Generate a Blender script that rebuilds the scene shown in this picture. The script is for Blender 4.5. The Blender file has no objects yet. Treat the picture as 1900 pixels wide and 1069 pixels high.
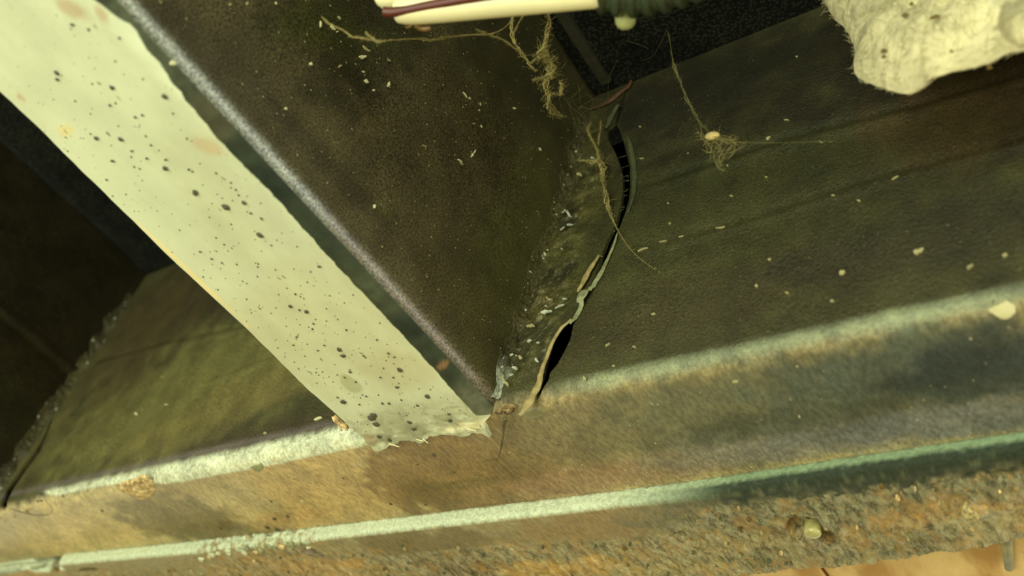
import bpy, math, random
import numpy as np
from mathutils import Matrix, Vector
SC = bpy.context.scene
COL = SC.collection
random.seed(7)
RNG = np.random.default_rng(7)

# ------------------------------------------------------------ camera, sky, light, exposure
cam_d = bpy.data.cameras.new('camera')
cam = bpy.data.objects.new('camera', cam_d); COL.objects.link(cam); SC.camera = cam
CAM_POS = (0.22563468, -0.22073303, -0.21306976)
RT = ((0.8000139339, 0.5464535096, 0.2477221575), (-0.2299991452, 0.6606607343, -0.7145822467), (-0.5541462791, 0.5146998698, 0.6542216332))
M = Matrix(((RT[0][0], -RT[1][0], -RT[2][0], CAM_POS[0]), (RT[0][1], -RT[1][1], -RT[2][1], CAM_POS[1]), (RT[0][2], -RT[1][2], -RT[2][2], CAM_POS[2]), (0, 0, 0, 1)))
cam.matrix_world = M
cam_d.sensor_width = 36.0; cam_d.lens = 1833.27 / 1900 * 36.0
cam_d.clip_start = 0.005; cam_d.clip_end = 50
cam_d.dof.use_dof = True; cam_d.dof.focus_distance = 0.40; cam_d.dof.aperture_fstop = 9.0
w = bpy.data.worlds.new('daylight'); SC.world = w; w.use_nodes = True
w.node_tree.nodes['Background'].inputs[0].default_value = (0.93, 1.0, 0.77, 1)
w.node_tree.nodes['Background'].inputs[1].default_value = 1.5
def area(name, loc, target, size, size_y, power, color):
    l = bpy.data.lights.new(name, 'AREA'); l.shape = 'RECTANGLE'; l.size = size; l.size_y = size_y; l.energy = power; l.color = color
    o = bpy.data.objects.new(name, l); COL.objects.link(o); o.location = loc
    o.rotation_euler = (Vector(target) - Vector(loc)).to_track_quat('-Z', 'Y').to_euler(); return o
area('front_fill', (0.05, -1.55, -0.52), (0.1, 0.0, 0.02), 1.1, 0.30, 9.0, (1.0, 1.0, 0.80))  # added area light on the camera side, for the rail bend highlight
area('side_highlight_strip', (1.55, 0.45, -0.16), (0.0, -0.1, 0.0), 1.1, 0.26, 7.5, (0.92, 0.94, 0.95))  # added strip light off to the side, for the crossmember bend highlight
area('underside_fill', (0.0, -0.55, -0.60), (-0.05, 0.0, 0.0), 0.6, 0.4, 5.2, (0.95, 1.0, 0.82))  # added area light from below, brightens the undersides
vs = SC.view_settings
vs.view_transform = 'Standard'; vs.look = 'None'; vs.gamma = 1.0; vs.use_curve_mapping = False
vs.exposure = 0.48

# ------------------------------------------------------------ measured outlines (millimetres, in the scene's own axes)
CRACK_L=[(203.0,20.3),(166.5,19.7),(164.3,16.5),(155.4,18.4),(142.8,24.9),(130.4,30.3),(121.3,33.5),(109.3,36.0),(101.9,36.7),(89.7,37.0),(85.0,36.2),(78.3,34.7),(71.4,34.1),(65.7,34.1),(55.2,32.3),(46.4,29.8),(39.0,27.3),(36.5,25.9),(31.4,21.8),(26.4,20.6),(17.5,20.0),(11.3,20.2),(5.9,19.7),(-5.5,14.3)]
CRACK_R=[(203.0,20.3),(167.1,20.1),(162.4,22.6),(153.0,26.3),(139.8,31.0),(128.4,34.7),(113.9,37.8),(104.5,38.8),(95.8,38.7),(87.0,37.8),(84.3,37.1),(77.2,36.0),(70.3,35.4),(65.2,34.7),(55.1,32.6),(46.3,30.1),(38.9,27.5),(35.4,27.6),(27.6,28.3),(21.6,27.4),(15.2,25.8),(11.3,23.4),(7.6,23.7),(5.1,21.9),(-5.5,14.3)]
CRACKB_L=[(197.0,-406.6),(100.2,-398.0),(53.1,-376.0),(43.4,-374.6),(30.5,-377.2),(16.1,-377.6),(7.9,-373.4)]
CRACKB_R=[(197.0,-406.6),(99.8,-396.3),(52.5,-372.9),(41.0,-367.8),(29.3,-369.7),(14.9,-368.7),(6.9,-366.1)]
LIP_TOP=[(-3.9,189.9,0.31),(2.9,188.5,0.62),(8.8,187.9,1.04),(14.9,189.1,1.46),(18.8,192.7,1.46),(21.8,197.9,1.04),(22.4,201.3,0.42)]
LIP_PALE=[(20.3,181.1,0.83),(18.7,178.4,1.46),(17.2,173.5,1.67),(16.6,167.7,1.46),(16.2,162.9,0.62)]
LIP_RIGHT=[(29.3,152.8,0.42),(32.0,144.9,1.25),(35.1,134.7,1.46),(38.1,123.7,1.46),(40.4,111.6,1.04),(41.1,102.4,0.62),(40.7,95.0,0.42)]
LIP_MID=[(38.0,82.6,0.42),(38.0,75.1,0.62),(36.5,67.7,0.83),(35.1,60.4,1.25),(32.6,54.5,1.88),(30.6,49.7,2.08),(29.0,43.7,1.88),(28.0,37.3,1.25),(26.6,34.9,0.83)]
LIP_TAN=[(34.4,69.0,0.42),(32.4,64.4,1.04),(30.3,58.9,1.46),(29.3,53.1,1.25),(28.1,49.6,0.42)]
LIP_LOW=[(27.1,37.0,0.62),(24.1,33.9,0.83),(21.9,30.5,0.83),(20.8,25.2,0.83),(20.1,17.7,0.83),(19.8,10.6,1.04),(19.2,4.7,1.67),(17.8,-0.6,1.88),(16.2,-4.6,1.46),(14.8,-7.3,0.62)]
RAG=[(-70.8,-4.8),(-73.7,0.3),(-74.7,4.4),(-72.5,7.3),(-70.8,10.5),(-68.7,11.4),(-64.1,9.7),(-59.4,9.3),(-55.8,7.9),(-52.5,6.8),(-49.2,8.0),(-44.5,10.3),(-39.5,8.9),(-34.2,8.3),(-28.9,8.2),(-25.4,10.2),(-21.6,11.9),(-17.6,11.0),(-15.1,12.1),(-11.6,14.8),(-6.0,11.5),(-3.4,9.3)]
EDGE_DARK=[(-5.8,-195.5),(-3.6,-183.5),(-4.7,-173.2),(-6.3,-160.0),(-8.0,-142.8),(-7.1,-119.3),(-8.5,-82.5),(-8.1,-54.5),(-8.6,-31.7),(-9.0,-17.4),(-9.5,1.3)]
BAND_LOW=[(-353.0,-1.9),(-339.4,-1.4),(-311.8,1.9),(-258.7,1.8),(-203.0,7.7),(-175.7,7.5),(-134.4,8.3),(-109.5,7.6),(-87.5,7.9),(-82.3,7.5)]
BAND_TOP=[(-352.9,10.4),(-261.5,5.7),(-197.8,5.0),(-171.6,6.1),(-128.6,4.1),(-82.8,4.7)]
SPAT=[(-40.2,-184.4,1.09),(-42.3,-182.8,0.87),(-49.9,-161.1,0.87),(-26.5,-172.4,1.09),(-19.2,-193.2,0.87),(-15.6,-189.7,0.65),(-8.5,-183.2,0.65),(-11.9,-162.3,1.30),(-33.2,-168.2,0.65),(-28.6,-161.2,0.65),(-25.4,-160.7,0.65),(-49.9,-161.3,1.09),(-41.5,-157.3,1.09),(-41.8,-152.2,0.65),(-52.6,-152.3,0.87),(-36.0,-142.0,1.30),(-32.7,-144.5,0.65),(-39.1,-147.7,0.65),(-28.0,-138.2,0.65),(-62.3,-147.5,0.65),(-34.0,-129.8,1.52),(-27.9,-120.7,1.74),(-19.9,-119.6,1.09),(-21.1,-115.2,0.65),(-25.5,-106.2,1.52),(-53.6,-104.5,0.65),(-55.2,-108.8,0.65),(-19.1,-111.9,0.65),(-14.8,-86.5,0.87),(-34.5,-78.8,0.65),(-37.1,-69.8,1.30),(-41.5,-74.3,1.09),(-27.9,-68.5,0.43),(-21.6,-73.5,0.43),(-39.2,-63.7,0.65),(-57.0,-56.7,0.65),(-32.8,-63.2,0.43),(-52.0,-60.0,0.65),(-48.9,-50.9,0.65),(-39.3,-48.5,1.52),(-40.5,-45.0,1.30),(-39.3,-71.5,0.65),(-41.9,-61.5,0.65),(-43.8,-52.5,0.65),(-28.4,-56.5,0.65),(-44.5,-36.2,0.87),(-22.7,-31.0,1.52),(-61.4,-21.7,1.74),(-61.8,-24.7,0.65),(-56.0,-9.3,2.39),(-56.9,-5.0,1.96),(-53.8,-10.5,1.96),(-30.9,-22.7,1.09),(-22.0,-14.3,1.52),(-44.4,-15.9,0.87),(-41.5,-15.1,0.87),(-46.5,-30.6,0.65),(-30.0,-10.6,0.87),(-62.0,2.4,1.30),(-41.9,1.9,1.52),(-40.9,-2.3,1.30),(-22.4,1.5,1.30),(-20.2,-2.2,0.87),(-58.0,5.4,1.74),(-33.9,-29.7,0.65),(-31.9,-42.3,0.65),(-20.8,-40.5,0.65),(-19.9,-48.2,0.65),(-34.6,-15.4,0.65),(-46.8,0.6,0.87),(-48.4,-21.7,0.65),(-55.3,-18.2,0.65),(-49.3,-34.2,0.65),(-28.4,-28.1,0.65)]
SPATF=[(-305.2,-0.0,0.95),(-327.8,0.9,0.95),(-331.2,-1.5,0.95),(-279.8,4.6,0.71),(-348.0,6.6,0.95),(-365.2,9.1,0.95),(-370.6,5.1,0.71),(-379.6,11.2,0.71),(-380.8,8.0,0.95),(-286.8,18.3,0.95),(-303.7,10.1,0.48),(-164.2,16.1,0.48),(-161.9,33.6,0.95),(-173.2,47.2,1.43),(-163.0,47.1,1.19),(-184.7,53.2,1.67),(-180.1,56.1,1.67),(-212.0,43.6,0.95),(-216.8,48.0,1.43),(-191.5,33.2,0.48),(-165.8,26.1,0.48),(-104.7,25.9,0.71),(-104.0,8.5,0.48),(-46.7,21.3,1.19),(-58.9,25.2,0.95),(-94.4,48.9,1.19),(-76.5,53.4,0.95),(47.2,17.8,0.71),(43.5,20.2,0.71),(12.2,28.3,0.71),(-132.8,20.6,0.48),(-251.7,-15.3,0.24),(-77.7,19.2,0.48),(-45.3,34.4,0.71),(13.6,15.8,0.48)]
PALEF=[(-85.7,5.9,0.71),(51.1,27.5,0.95),(21.1,36.6,1.19),(57.6,33.9,0.71),(1.1,37.1,0.48),(23.1,36.7,0.71),(-37.2,25.1,0.48),(-34.7,21.4,0.48),(-18.2,39.7,0.48),(-45.5,46.8,0.48),(-79.0,26.5,1.43),(41.0,45.7,0.71),(33.7,50.6,0.48),(123.2,19.3,0.71),(134.3,39.6,0.95),(128.7,50.3,0.71),(47.7,9.8,0.48),(-323.3,39.1,0.48),(-322.1,38.7,0.71),(-369.2,39.9,0.48),(-344.3,31.3,0.95),(-143.4,37.3,1.19),(-207.1,31.6,0.71),(-109.5,32.4,0.48),(12.4,13.7,0.48),(35.0,24.8,0.48)]
CHIPC=[(-136.3,74.8,1.26,-0.33,0.77),(-140.8,64.9,1.63,-1.75,0.58),(-136.5,67.7,1.97,1.11,0.77),(-122.3,75.3,3.38,1.48,0.77),(-121.5,70.0,2.54,2.73,1.35),(-135.4,46.3,1.09,0.00,0.96),(-125.8,56.9,0.73,1.69,0.58),(-114.6,63.2,1.46,1.12,1.15),(-117.2,65.6,0.79,0.82,0.38),(-110.9,81.9,0.77,1.06,0.38),(-105.7,71.8,0.01,2.44,0.77),(-110.1,63.7,0.86,0.45,0.58),(-84.5,100.5,0.50,0.29,0.29),(-74.3,108.6,2.91,0.25,0.38),(-70.5,109.7,1.07,0.62,0.58),(-64.3,114.2,1.16,-0.69,0.58),(-46.8,132.9,1.52,1.23,0.58),(-63.3,110.5,0.58,-0.34,0.38),(-63.5,100.8,1.63,0.89,0.58),(-59.3,104.5,1.12,-0.24,0.38),(-62.5,77.5,2.11,1.49,0.58),(-61.0,77.5,1.59,1.12,0.58),(-57.4,87.5,0.77,3.62,0.38),(-57.5,86.0,0.97,2.94,0.58),(-80.4,66.3,1.88,0.51,0.38),(-24.2,130.7,1.51,-0.28,0.58),(-87.5,23.8,0.92,-1.00,0.96),(-164.2,41.4,0.94,-0.28,0.96),(-156.9,52.7,0.82,-0.23,0.58),(-133.9,22.5,0.87,-0.03,0.58),(-168.0,34.6,0.81,0.42,0.77),(-133.6,68.4,0.50,0.72,0.38),(-169.8,-1.7,0.87,1.63,1.35)]
CHIPCB=[(6.9,133.5,3.16,-2.64,1.15),(12.2,142.9,2.68,-1.28,0.96),(7.6,106.7,4.59,-4.37,0.96),(12.2,51.8,3.03,-1.46,0.77),(20.8,49.2,2.35,-1.54,0.58),(9.2,29.1,1.99,-0.52,0.77),(6.4,3.9,2.17,1.89,1.35),(1.7,2.2,3.42,-2.28,1.15),(3.2,9.9,2.98,-3.11,0.96),(-2.7,7.7,3.00,-1.56,0.96),(12.1,94.6,2.02,1.22,0.96),(9.0,93.4,0.65,2.47,0.96),(11.1,82.0,1.93,-1.39,0.58),(5.2,107.0,1.83,1.60,0.58),(12.1,44.3,4.70,-1.79,1.35),(6.0,38.4,3.93,-1.75,1.35),(18.3,44.0,4.74,0.61,0.58),(5.2,16.2,3.38,-0.80,1.35),(6.9,21.8,2.37,-1.35,0.96),(16.4,18.4,1.66,-2.28,0.96),(14.6,26.8,1.45,-0.86,0.58),(3.3,56.1,1.56,-1.26,0.38),(13.1,46.4,1.16,-0.34,0.38),(5.7,12.0,1.26,1.09,0.58),(-0.6,13.4,1.79,-2.29,0.77)]
CHIPW=[(51.2,66.8,4.51,0.48,0.58),(60.6,68.6,3.10,0.33,0.38),(69.0,68.6,2.04,0.53,0.38),(34.3,158.4,1.28,-0.68,0.58),(39.4,132.6,2.16,-1.28,0.38),(64.4,123.9,0.55,-0.27,0.38),(110.3,167.3,0.91,-0.02,0.58),(108.1,123.0,2.33,-0.94,0.38),(123.8,100.7,1.49,-0.55,0.38),(102.8,89.8,1.14,-0.52,0.38),(85.4,104.6,0.75,-0.35,0.38),(150.8,66.6,2.39,0.29,0.38),(88.8,84.8,1.42,-1.26,0.38),(129.7,67.2,1.38,-0.59,0.38),(138.8,61.0,1.32,-0.56,0.58),(84.7,67.8,3.89,-0.11,0.58),(157.4,28.2,3.09,0.55,1.92),(182.7,17.9,1.14,-0.41,1.15),(172.6,15.8,1.95,0.67,0.96),(133.8,26.6,1.82,0.88,1.54),(104.0,31.1,1.22,-0.40,0.96),(115.4,24.3,1.35,-0.43,0.58),(131.2,15.5,1.24,-0.38,0.58),(108.0,42.7,1.03,-0.36,0.58),(64.2,29.0,1.41,-0.41,0.77),(63.1,78.4,0.98,0.41,0.58),(59.8,92.8,1.07,-0.45,0.58),(46.8,17.9,1.32,1.52,0.58),(58.8,14.8,1.41,-0.37,0.77),(51.7,7.6,1.19,-0.29,0.58),(40.3,5.3,0.73,-1.91,0.77),(100.4,-10.9,1.90,-0.43,0.58),(101.4,114.1,1.47,1.28,0.96)]
CHIPWL=[(-140.9,13.0,2.59,-0.47,0.96),(-276.4,51.1,5.00,-0.99,0.96),(-249.6,52.5,3.47,0.31,0.38),(-272.3,78.0,1.92,-0.45,0.38),(-431.7,199.4,2.96,-0.94,0.58),(-411.1,180.2,3.74,-1.14,0.77),(-373.8,72.6,9.04,2.92,0.38),(-468.1,107.1,3.87,-0.84,0.77),(-199.6,114.8,1.14,-0.35,0.38),(-107.0,15.0,4.72,-0.92,0.96),(-270.9,53.9,2.57,-1.86,0.38)]
CREASE_A=[(40.4,110.2),(72.6,109.8),(114.6,109.1),(159.6,103.5),(195.3,102.1)]
CREASE_B=[(48.6,67.4),(96.2,67.1),(140.5,69.7),(192.4,67.9)]
CREASE_L=[(-393.2,115.6),(-297.7,109.9),(-190.3,99.5),(-128.7,95.1)]
CREASE_L2=[(-212.7,64.1),(-166.6,67.9),(-117.6,73.2)]
CREASE_C=[(-64.4, 107.2), (-38.5, 107.2), (-5.5, 105.3)]
ORANGE=[(64.3,8.1,3.33),(91.5,10.1,2.86),(95.7,9.6,1.90),(104.7,8.8,2.14),(114.4,9.9,3.10),(122.2,6.2,1.90),(180.4,6.9,4.76),(115.6,7.0,1.90),(-15.1,-197.8,2.38),(-7.1,-192.6,1.90),(154.6,18.8,1.19),(134.3,39.6,1.19),(16.0,61.7,3.81),(-350.9,53.5,2.38)]
SCAB=[(-254.5,1.6),(-244.2,-0.7),(-229.1,-1.4),(-225.6,-3.1),(-221.0,-1.6),(-222.3,3.5),(-227.9,10.8),(-237.3,15.4),(-246.2,17.2),(-249.0,12.5),(-249.7,6.2)]
OVAL=[(8.0,6.3),(12.1,5.0),(16.5,4.9),(19.3,6.6),(19.4,8.7),(16.7,10.7),(12.0,10.9),(8.7,9.0)]
SCREW=(89.1,93.0)
CAVA=(84.3,90.2)
CAVB=(92.2,99.2)
BUMP=(148.2,89.6)
HOLE2=(37.5,87.1)
HOLE3=(62.8,88.3)
CHIPGAP0=(-405.5,47.4)
CHIPGAP1=(-372.9,45.7)
KNOT=(-163.0,68.0)
PLATE_END=[(-501.1,88.9),(-273.3,99.9),(-84.8,116.4),(1.9,122.1),(46.1,120.6),(76.9,118.8),(89.7,119.4),(109.3,116.7),(123.4,115.8),(135.4,113.9),(148.3,113.0),(157.8,110.3)]
PLATE_START=[(-381.9,50.0),(-243.6,56.0),(-118.9,59.2),(-7.8,61.6),(47.5,62.2),(115.8,60.5),(171.4,59.6)]
INS=[(139.2,131.3),(144.5,112.9),(149.6,101.2),(152.4,91.4),(154.1,80.2),(152.9,72.9),(155.8,66.8),(161.9,59.2),(166.0,54.7),(170.9,50.6),(174.3,52.6),(176.4,55.8),(182.6,55.2),(190.0,53.3),(194.5,53.7),(196.9,55.2),(200.3,54.2),(207.1,51.9),(217.0,55.0),(224.9,75.0),(231.1,122.3),(142.1,206.2),(134.5,167.2),(136.8,144.7)]
INSB=[(199.6,37.9),(201.0,42.2),(203.9,43.4),(209.6,40.2),(213.7,31.0),(210.4,23.4),(204.4,26.0),(200.9,31.5)]
INSBITS=[(173.8,-55.0,72.5),(182.4,-55.0,65.4),(175.9,-55.0,77.4),(165.7,-50.0,65.4),(165.7,-50.0,62.1),(193.4,-45.0,46.0),(185.0,-50.0,52.5)]
TUBE_A=[(40.0,-135.7,50.0,3.633),(44.1,-134.4,50.0,4.877),(68.6,-125.5,50.0,4.900),(103.2,-113.0,50.0,4.896)]
TUBE_B=[(31.3,-139.4,58.0,2.622),(33.3,-139.4,58.0,4.107),(61.0,-130.8,58.0,4.316),(92.2,-121.0,58.0,4.166)]
WIRE=[(37.8,-138.8,47.0,1.626),(40.2,-137.2,47.0,1.621),(53.8,-133.6,47.0,1.589),(71.8,-128.6,47.0,1.551),(88.6,-123.3,47.0,1.521)]
SLEEVE=[(101.9,-111.6,52.0,5.791),(107.2,-108.3,52.0,6.455),(114.5,-104.7,52.0,6.426),(124.3,-102.7,52.0,6.036),(136.2,-102.2,52.0,5.636),(148.4,-103.5,52.0,5.564)]
NUB=[(104.3,-100.1,53.0,3.624)]
AMBER=[(43.8,-130.0,48.0,0.902),(44.8,-127.8,48.0,1.083),(48.1,-126.7,48.0,0.719)]
W_MAIN=[(65.5,-102.3,93.6,0.299),(61.0,-95.6,96.1,0.406),(56.1,-88.7,99.7,1.242),(52.9,-84.7,97.7,0.831),(50.9,-83.0,95.3,1.452),(49.0,-81.4,94.9,2.289),(47.1,-76.5,100.4,1.484),(45.1,-71.1,102.3,1.930),(43.2,-69.3,101.5,1.719),(41.3,-69.1,98.6,1.071),(39.3,-64.4,100.2,1.082),(37.4,-60.3,100.5,1.307),(35.5,-57.8,100.7,1.095),(33.5,-52.9,104.0,1.110),(31.6,-46.5,110.2,1.133)]
W_MAIN2=[(45.1,-78.4,101.0,1.274),(45.1,-80.3,95.5,0.629),(45.1,-82.3,90.6,0.414)]
W_MAIN3=[(45.1,-70.7,97.5,0.849),(45.1,-74.1,91.8,0.628),(45.1,-77.5,86.5,0.412)]
W_MAIN4=[(45.1,-68.4,90.2,0.419),(45.1,-65.0,93.5,0.424),(45.1,-62.0,96.7,0.428),(45.1,-63.1,98.5,0.643),(45.1,-63.2,102.7,1.081),(45.1,-64.9,102.7,0.432)]
W_Y=[(50.1,-103.0,102.3,0.414),(49.6,-100.9,92.6,0.610),(49.6,-99.3,86.0,0.802),(49.6,-95.8,82.9,0.600),(49.6,-92.9,82.8,0.601),(49.6,-88.3,83.0,0.503),(49.6,-84.9,82.8,0.505),(49.6,-83.0,83.4,0.506),(49.6,-81.1,84.9,0.407)]
W_Y2=[(49.6,-97.1,100.3,0.415),(49.6,-97.3,92.6,0.408),(49.6,-97.8,85.7,0.401)]
W_Y3=[(49.6,-112.1,67.4,0.570),(49.6,-107.7,70.7,0.577),(49.6,-103.9,74.8,0.487),(49.6,-100.5,77.7,0.393),(49.6,-96.0,80.2,0.397),(49.6,-92.6,82.0,0.400)]
W_H=[(22.6,-148.7,39.7,0.272),(24.2,-146.3,38.0,0.451),(25.8,-144.2,38.4,0.360),(27.4,-141.8,38.2,0.270),(29.0,-140.0,36.6,0.447),(30.6,-137.8,38.1,0.538),(32.2,-134.7,40.2,0.360),(33.8,-130.6,44.7,0.182),(35.5,-122.5,56.5,0.376),(37.1,-118.6,59.8,0.568),(38.7,-115.2,65.2,0.479),(40.3,-108.3,75.8,0.394),(41.9,-102.3,83.7,0.402),(43.5,-98.7,90.0,0.306),(45.1,-97.7,97.0,0.207)]
W_H2=[(22.6,-133.8,52.6,0.377),(30.1,-134.5,43.3,0.546),(37.6,-135.2,34.7,0.528),(45.1,-136.5,28.1,0.171)]
W_T1=[(9.2,-6.6,166.5,0.265),(9.0,-6.3,159.7,1.051),(14.0,-6.0,150.4,0.773),(18.1,-5.7,142.3,0.633),(20.3,-5.4,136.8,0.752),(21.6,-5.0,132.6,1.740),(23.8,-4.7,127.3,1.722),(25.3,-4.4,122.0,1.217),(25.0,-4.1,118.8,0.727),(27.3,-3.8,112.6,0.718),(29.2,-3.5,106.6,1.183),(31.3,-3.2,101.5,1.404),(32.6,-2.8,97.1,0.928),(35.2,-2.5,91.2,0.458),(39.1,-2.2,83.3,0.338)]
W_T2=[(8.9,-6.6,138.0,0.254),(13.5,-6.6,135.0,0.754),(17.8,-6.6,133.0,1.246),(22.1,-6.6,129.4,1.480)]
W_T3=[(15.8,-6.6,164.3,0.526),(17.2,-6.6,155.1,0.388),(18.6,-6.6,144.9,0.508)]
W_S1=[(39.1,-2.2,83.3,0.225),(45.0,-2.2,72.9,0.154),(52.0,-2.2,62.5,0.128),(62.4,-2.2,51.4,0.104)]
W_R1=[(78.5,-48.8,138.0,0.228),(74.8,-37.9,138.0,0.462),(73.7,-33.1,135.5,0.925),(77.8,-33.1,125.4,0.565),(81.2,-33.1,115.2,0.552),(84.4,-33.1,106.1,0.865),(87.9,-33.1,98.0,0.636),(91.7,-33.1,89.8,0.623),(95.3,-33.1,83.0,0.612)]
W_R2=[(103.9,-26.5,79.9,0.406),(115.8,-26.5,73.5,0.198),(124.1,-26.5,69.4,0.137),(141.4,-26.5,61.5,0.095)]
W_R3=[(91.6,-33.1,83.9,1.026),(95.7,-33.1,76.7,0.604),(99.2,-33.1,69.4,0.592),(101.3,-33.1,62.3,0.582),(103.1,-33.1,57.9,0.767),(105.6,-33.1,55.3,0.571)]
W_R4=[(95.1,-33.1,80.8,0.406),(100.1,-33.1,75.8,0.400),(104.7,-33.1,71.5,0.592),(108.3,-33.1,69.1,0.391),(105.8,-33.1,66.1,0.390),(104.2,-33.1,62.4,0.581),(103.0,-33.1,58.5,0.576)]
HUSK=[(98.7,-34.2,77.0,1.604)]
NETR=[(92.7,-33.1,79.5,0.203),(93.7,-33.1,83.2,0.204),(99.5,-33.1,80.2,0.202),(105.1,-33.1,72.0,0.197),(108.7,-33.1,68.9,0.195),(104.6,-33.1,63.7,0.194),(103.2,-33.1,58.4,0.192),(99.6,-33.1,65.5,0.196),(95.6,-33.1,73.6,0.200),(99.3,-33.1,73.0,0.199),(102.8,-33.1,70.0,0.197)]
NETM=[(11.3,-32.2,153.6,0.254),(11.3,-22.7,179.0,0.267),(11.3,-20.3,175.5,0.266),(11.3,-19.7,158.8,0.259),(11.3,-20.5,150.8,0.255),(11.3,-15.2,157.3,0.259),(13.3,-11.0,166.5,0.263),(21.0,-11.0,173.1,0.264),(11.3,-29.5,152.8,0.254),(11.3,-26.9,158.3,0.257),(11.3,-13.6,149.7,0.256),(20.0,-11.0,150.3,0.255),(11.3,-23.2,143.3,0.251),(11.3,-11.3,169.5,0.265),(11.3,-19.2,163.8,0.261),(11.3,-36.2,157.6,0.254),(32.5,-22.9,179.3,0.262),(48.3,-25.3,179.3,0.258),(61.2,-28.6,179.3,0.255),(43.2,-21.2,179.3,0.260),(41.3,-33.2,179.3,0.258),(21.7,-11.0,149.4,0.254),(11.3,-26.2,117.0,0.240),(11.3,-30.0,105.2,0.234)]
TWIG=[(4.2,3.8,-3.2,1.446),(-0.1,8.6,-3.2,1.048),(-4.1,14.0,-3.2,0.638),(-9.1,20.0,-3.2,0.541),(-14.1,25.6,-3.2,0.330),(-16.6,26.9,-3.2,0.442)]
TWIG2=[(-16.6,26.9,-3.2,0.331),(-20.7,26.7,-3.2,0.267),(-24.0,26.7,-3.2,0.268)]
TWIG3=[(-16.6,26.9,-3.2,0.221),(-16.1,32.0,-3.2,0.222),(-15.7,39.4,-3.2,0.180)]
HAIRL=[(-349.7,-1.7,-3.2,0.710),(-343.7,4.0,-3.2,1.059),(-335.6,8.4,-3.2,0.875),(-326.9,9.5,-3.2,0.692),(-318.7,7.7,-3.2,0.513),(-313.3,3.2,-3.2,0.338),(-312.4,-0.5,-3.2,0.337),(-315.1,-3.3,-0.8,0.338)]
FRAG=[(-105.7,-6.6,22.0,1.503),(-97.3,-6.6,18.1,1.723),(-62.3,-26.2,-6.4,1.323),(-62.7,-23.0,-6.4,1.108)]

H = 0.200      # height of the rail web
RR = 0.008     # bend radius of the rail
RC = 0.009     # bend radius of the crossmember
S2 = 0.3886    # spacing of the crossmembers
# ------------------------------------------------------------ small helpers
def lin(r, g, b):
    f = lambda c: (c / 255 / 12.92) if c / 255 <= 0.04045 else ((c / 255 + 0.055) / 1.055) ** 2.4
    return (f(r), f(g), f(b))
def hash3(i, j, k):
    n = (i * 374761393 + j * 668265263 + k * 1274126177) & 0xffffffff
    n = ((n ^ (n >> 13)) * 1274126177) & 0xffffffff
    return ((n ^ (n >> 16)) & 0xffff) / 65535.0
def vnoise(x, y, z=0.0):
    x, y = np.broadcast_arrays(np.asarray(x, float), np.asarray(y, float)); z = np.broadcast_to(np.asarray(z, float), x.shape)
    xi, yi, zi = np.floor(x).astype(np.int64), np.floor(y).astype(np.int64), np.floor(z).astype(np.int64)
    fx, fy, fz = x - xi, y - yi, z - zi
    fx, fy, fz = fx * fx * (3 - 2 * fx), fy * fy * (3 - 2 * fy), fz * fz * (3 - 2 * fz)
    r = 0
    for a in (0, 1):
        for b in (0, 1):
            for c in (0, 1):
                wgt = (fx if a else 1 - fx) * (fy if b else 1 - fy) * (fz if c else 1 - fz)
                r = r + wgt * hash3(xi + a, yi + b, zi + c)
    return r * 2 - 1
def fbm(x, y, oct=4, z=0.0):
    r, a, t = 0, 1.0, 0
    for o in range(oct):
        r = r + a * vnoise(x * 2 ** o + 17 * o, y * 2 ** o - 9 * o, z); t += a; a *= 0.5
    return r / t
def setp(o, label=None, cat=None, group=None, kind=None):
    if label: o['label'] = label
    if cat: o['category'] = cat
    if group: o['group'] = group
    if kind: o['kind'] = kind
    return o
def empty(name, loc, label, cat, group=None):
    o = bpy.data.objects.new(name, None); COL.objects.link(o); o.location = loc; o.empty_display_size = 0.01
    return setp(o, label, cat, group)
def link(name, me, mat, parent=None, smooth=True):
    o = bpy.data.objects.new(name, me); COL.objects.link(o)
    if mat and not me.materials: me.materials.append(mat)
    if smooth: me.polygons.foreach_set('use_smooth', [True] * len(me.polygons))
    if parent is not None:
        o.parent = parent; o.matrix_parent_inverse = Matrix.Translation(-parent.location)
    return o
def mesh(name, V, F, mat, parent=None, smooth=True, col=None, extra=None):
    me = bpy.data.meshes.new(name)
    V = np.asarray(V, float)
    me.from_pydata(V.tolist(), [], F if isinstance(F, list) else F.tolist())
    o = link(name, me, mat, parent, smooth)
    if col is not None:
        a = me.color_attributes.new('Col', 'FLOAT_COLOR', 'POINT')
        c = np.ones((len(V), 4)); c[:, :3] = col; a.data.foreach_set('color', c.ravel())
    for k, v in (extra or {}).items():
        a = me.attributes.new(k, 'FLOAT', 'POINT'); a.data.foreach_set('value', np.asarray(v, float).ravel())
    me.update(); return o
def grid_faces(nr, nc, off=0, flip=False):
    i, j = np.meshgrid(np.arange(nr - 1), np.arange(nc - 1), indexing='ij')
    a = (i * nc + j).ravel() + off
    q = np.stack([a, a + 1, a + nc + 1, a + nc], 1)
    return q[:, ::-1] if flip else q
def tone_patches(x, y, base, lst, warp=0.12, seed=0.0, k=1.0):
    """base colour with soft-edged patches; x, y in mm; patch = (cx, cy, rx, ry, angle, rgb, strength, edge softness)"""
    c = np.empty(x.shape + (3,)); c[:] = lin(*base)
    for n, (cx, cy, rx, ry, ang, rgb, st, soft) in enumerate(lst):
        a = math.radians(ang); dx, dy = x - cx, y - cy
        u = (dx * math.cos(a) + dy * math.sin(a)) / rx; v = (-dx * math.sin(a) + dy * math.cos(a)) / ry
        d = np.sqrt(u * u + v * v) + warp * fbm(x / 9 + n * 3.1 + seed, y / 9, 4) * 2
        m = np.clip((1 + soft / 2 - d) / soft, 0, 1); m = m * m * (3 - 2 * m) * st * k
        c = c * (1 - m[..., None]) + np.array(lin(*rgb)) * m[..., None]
    return c
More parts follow.
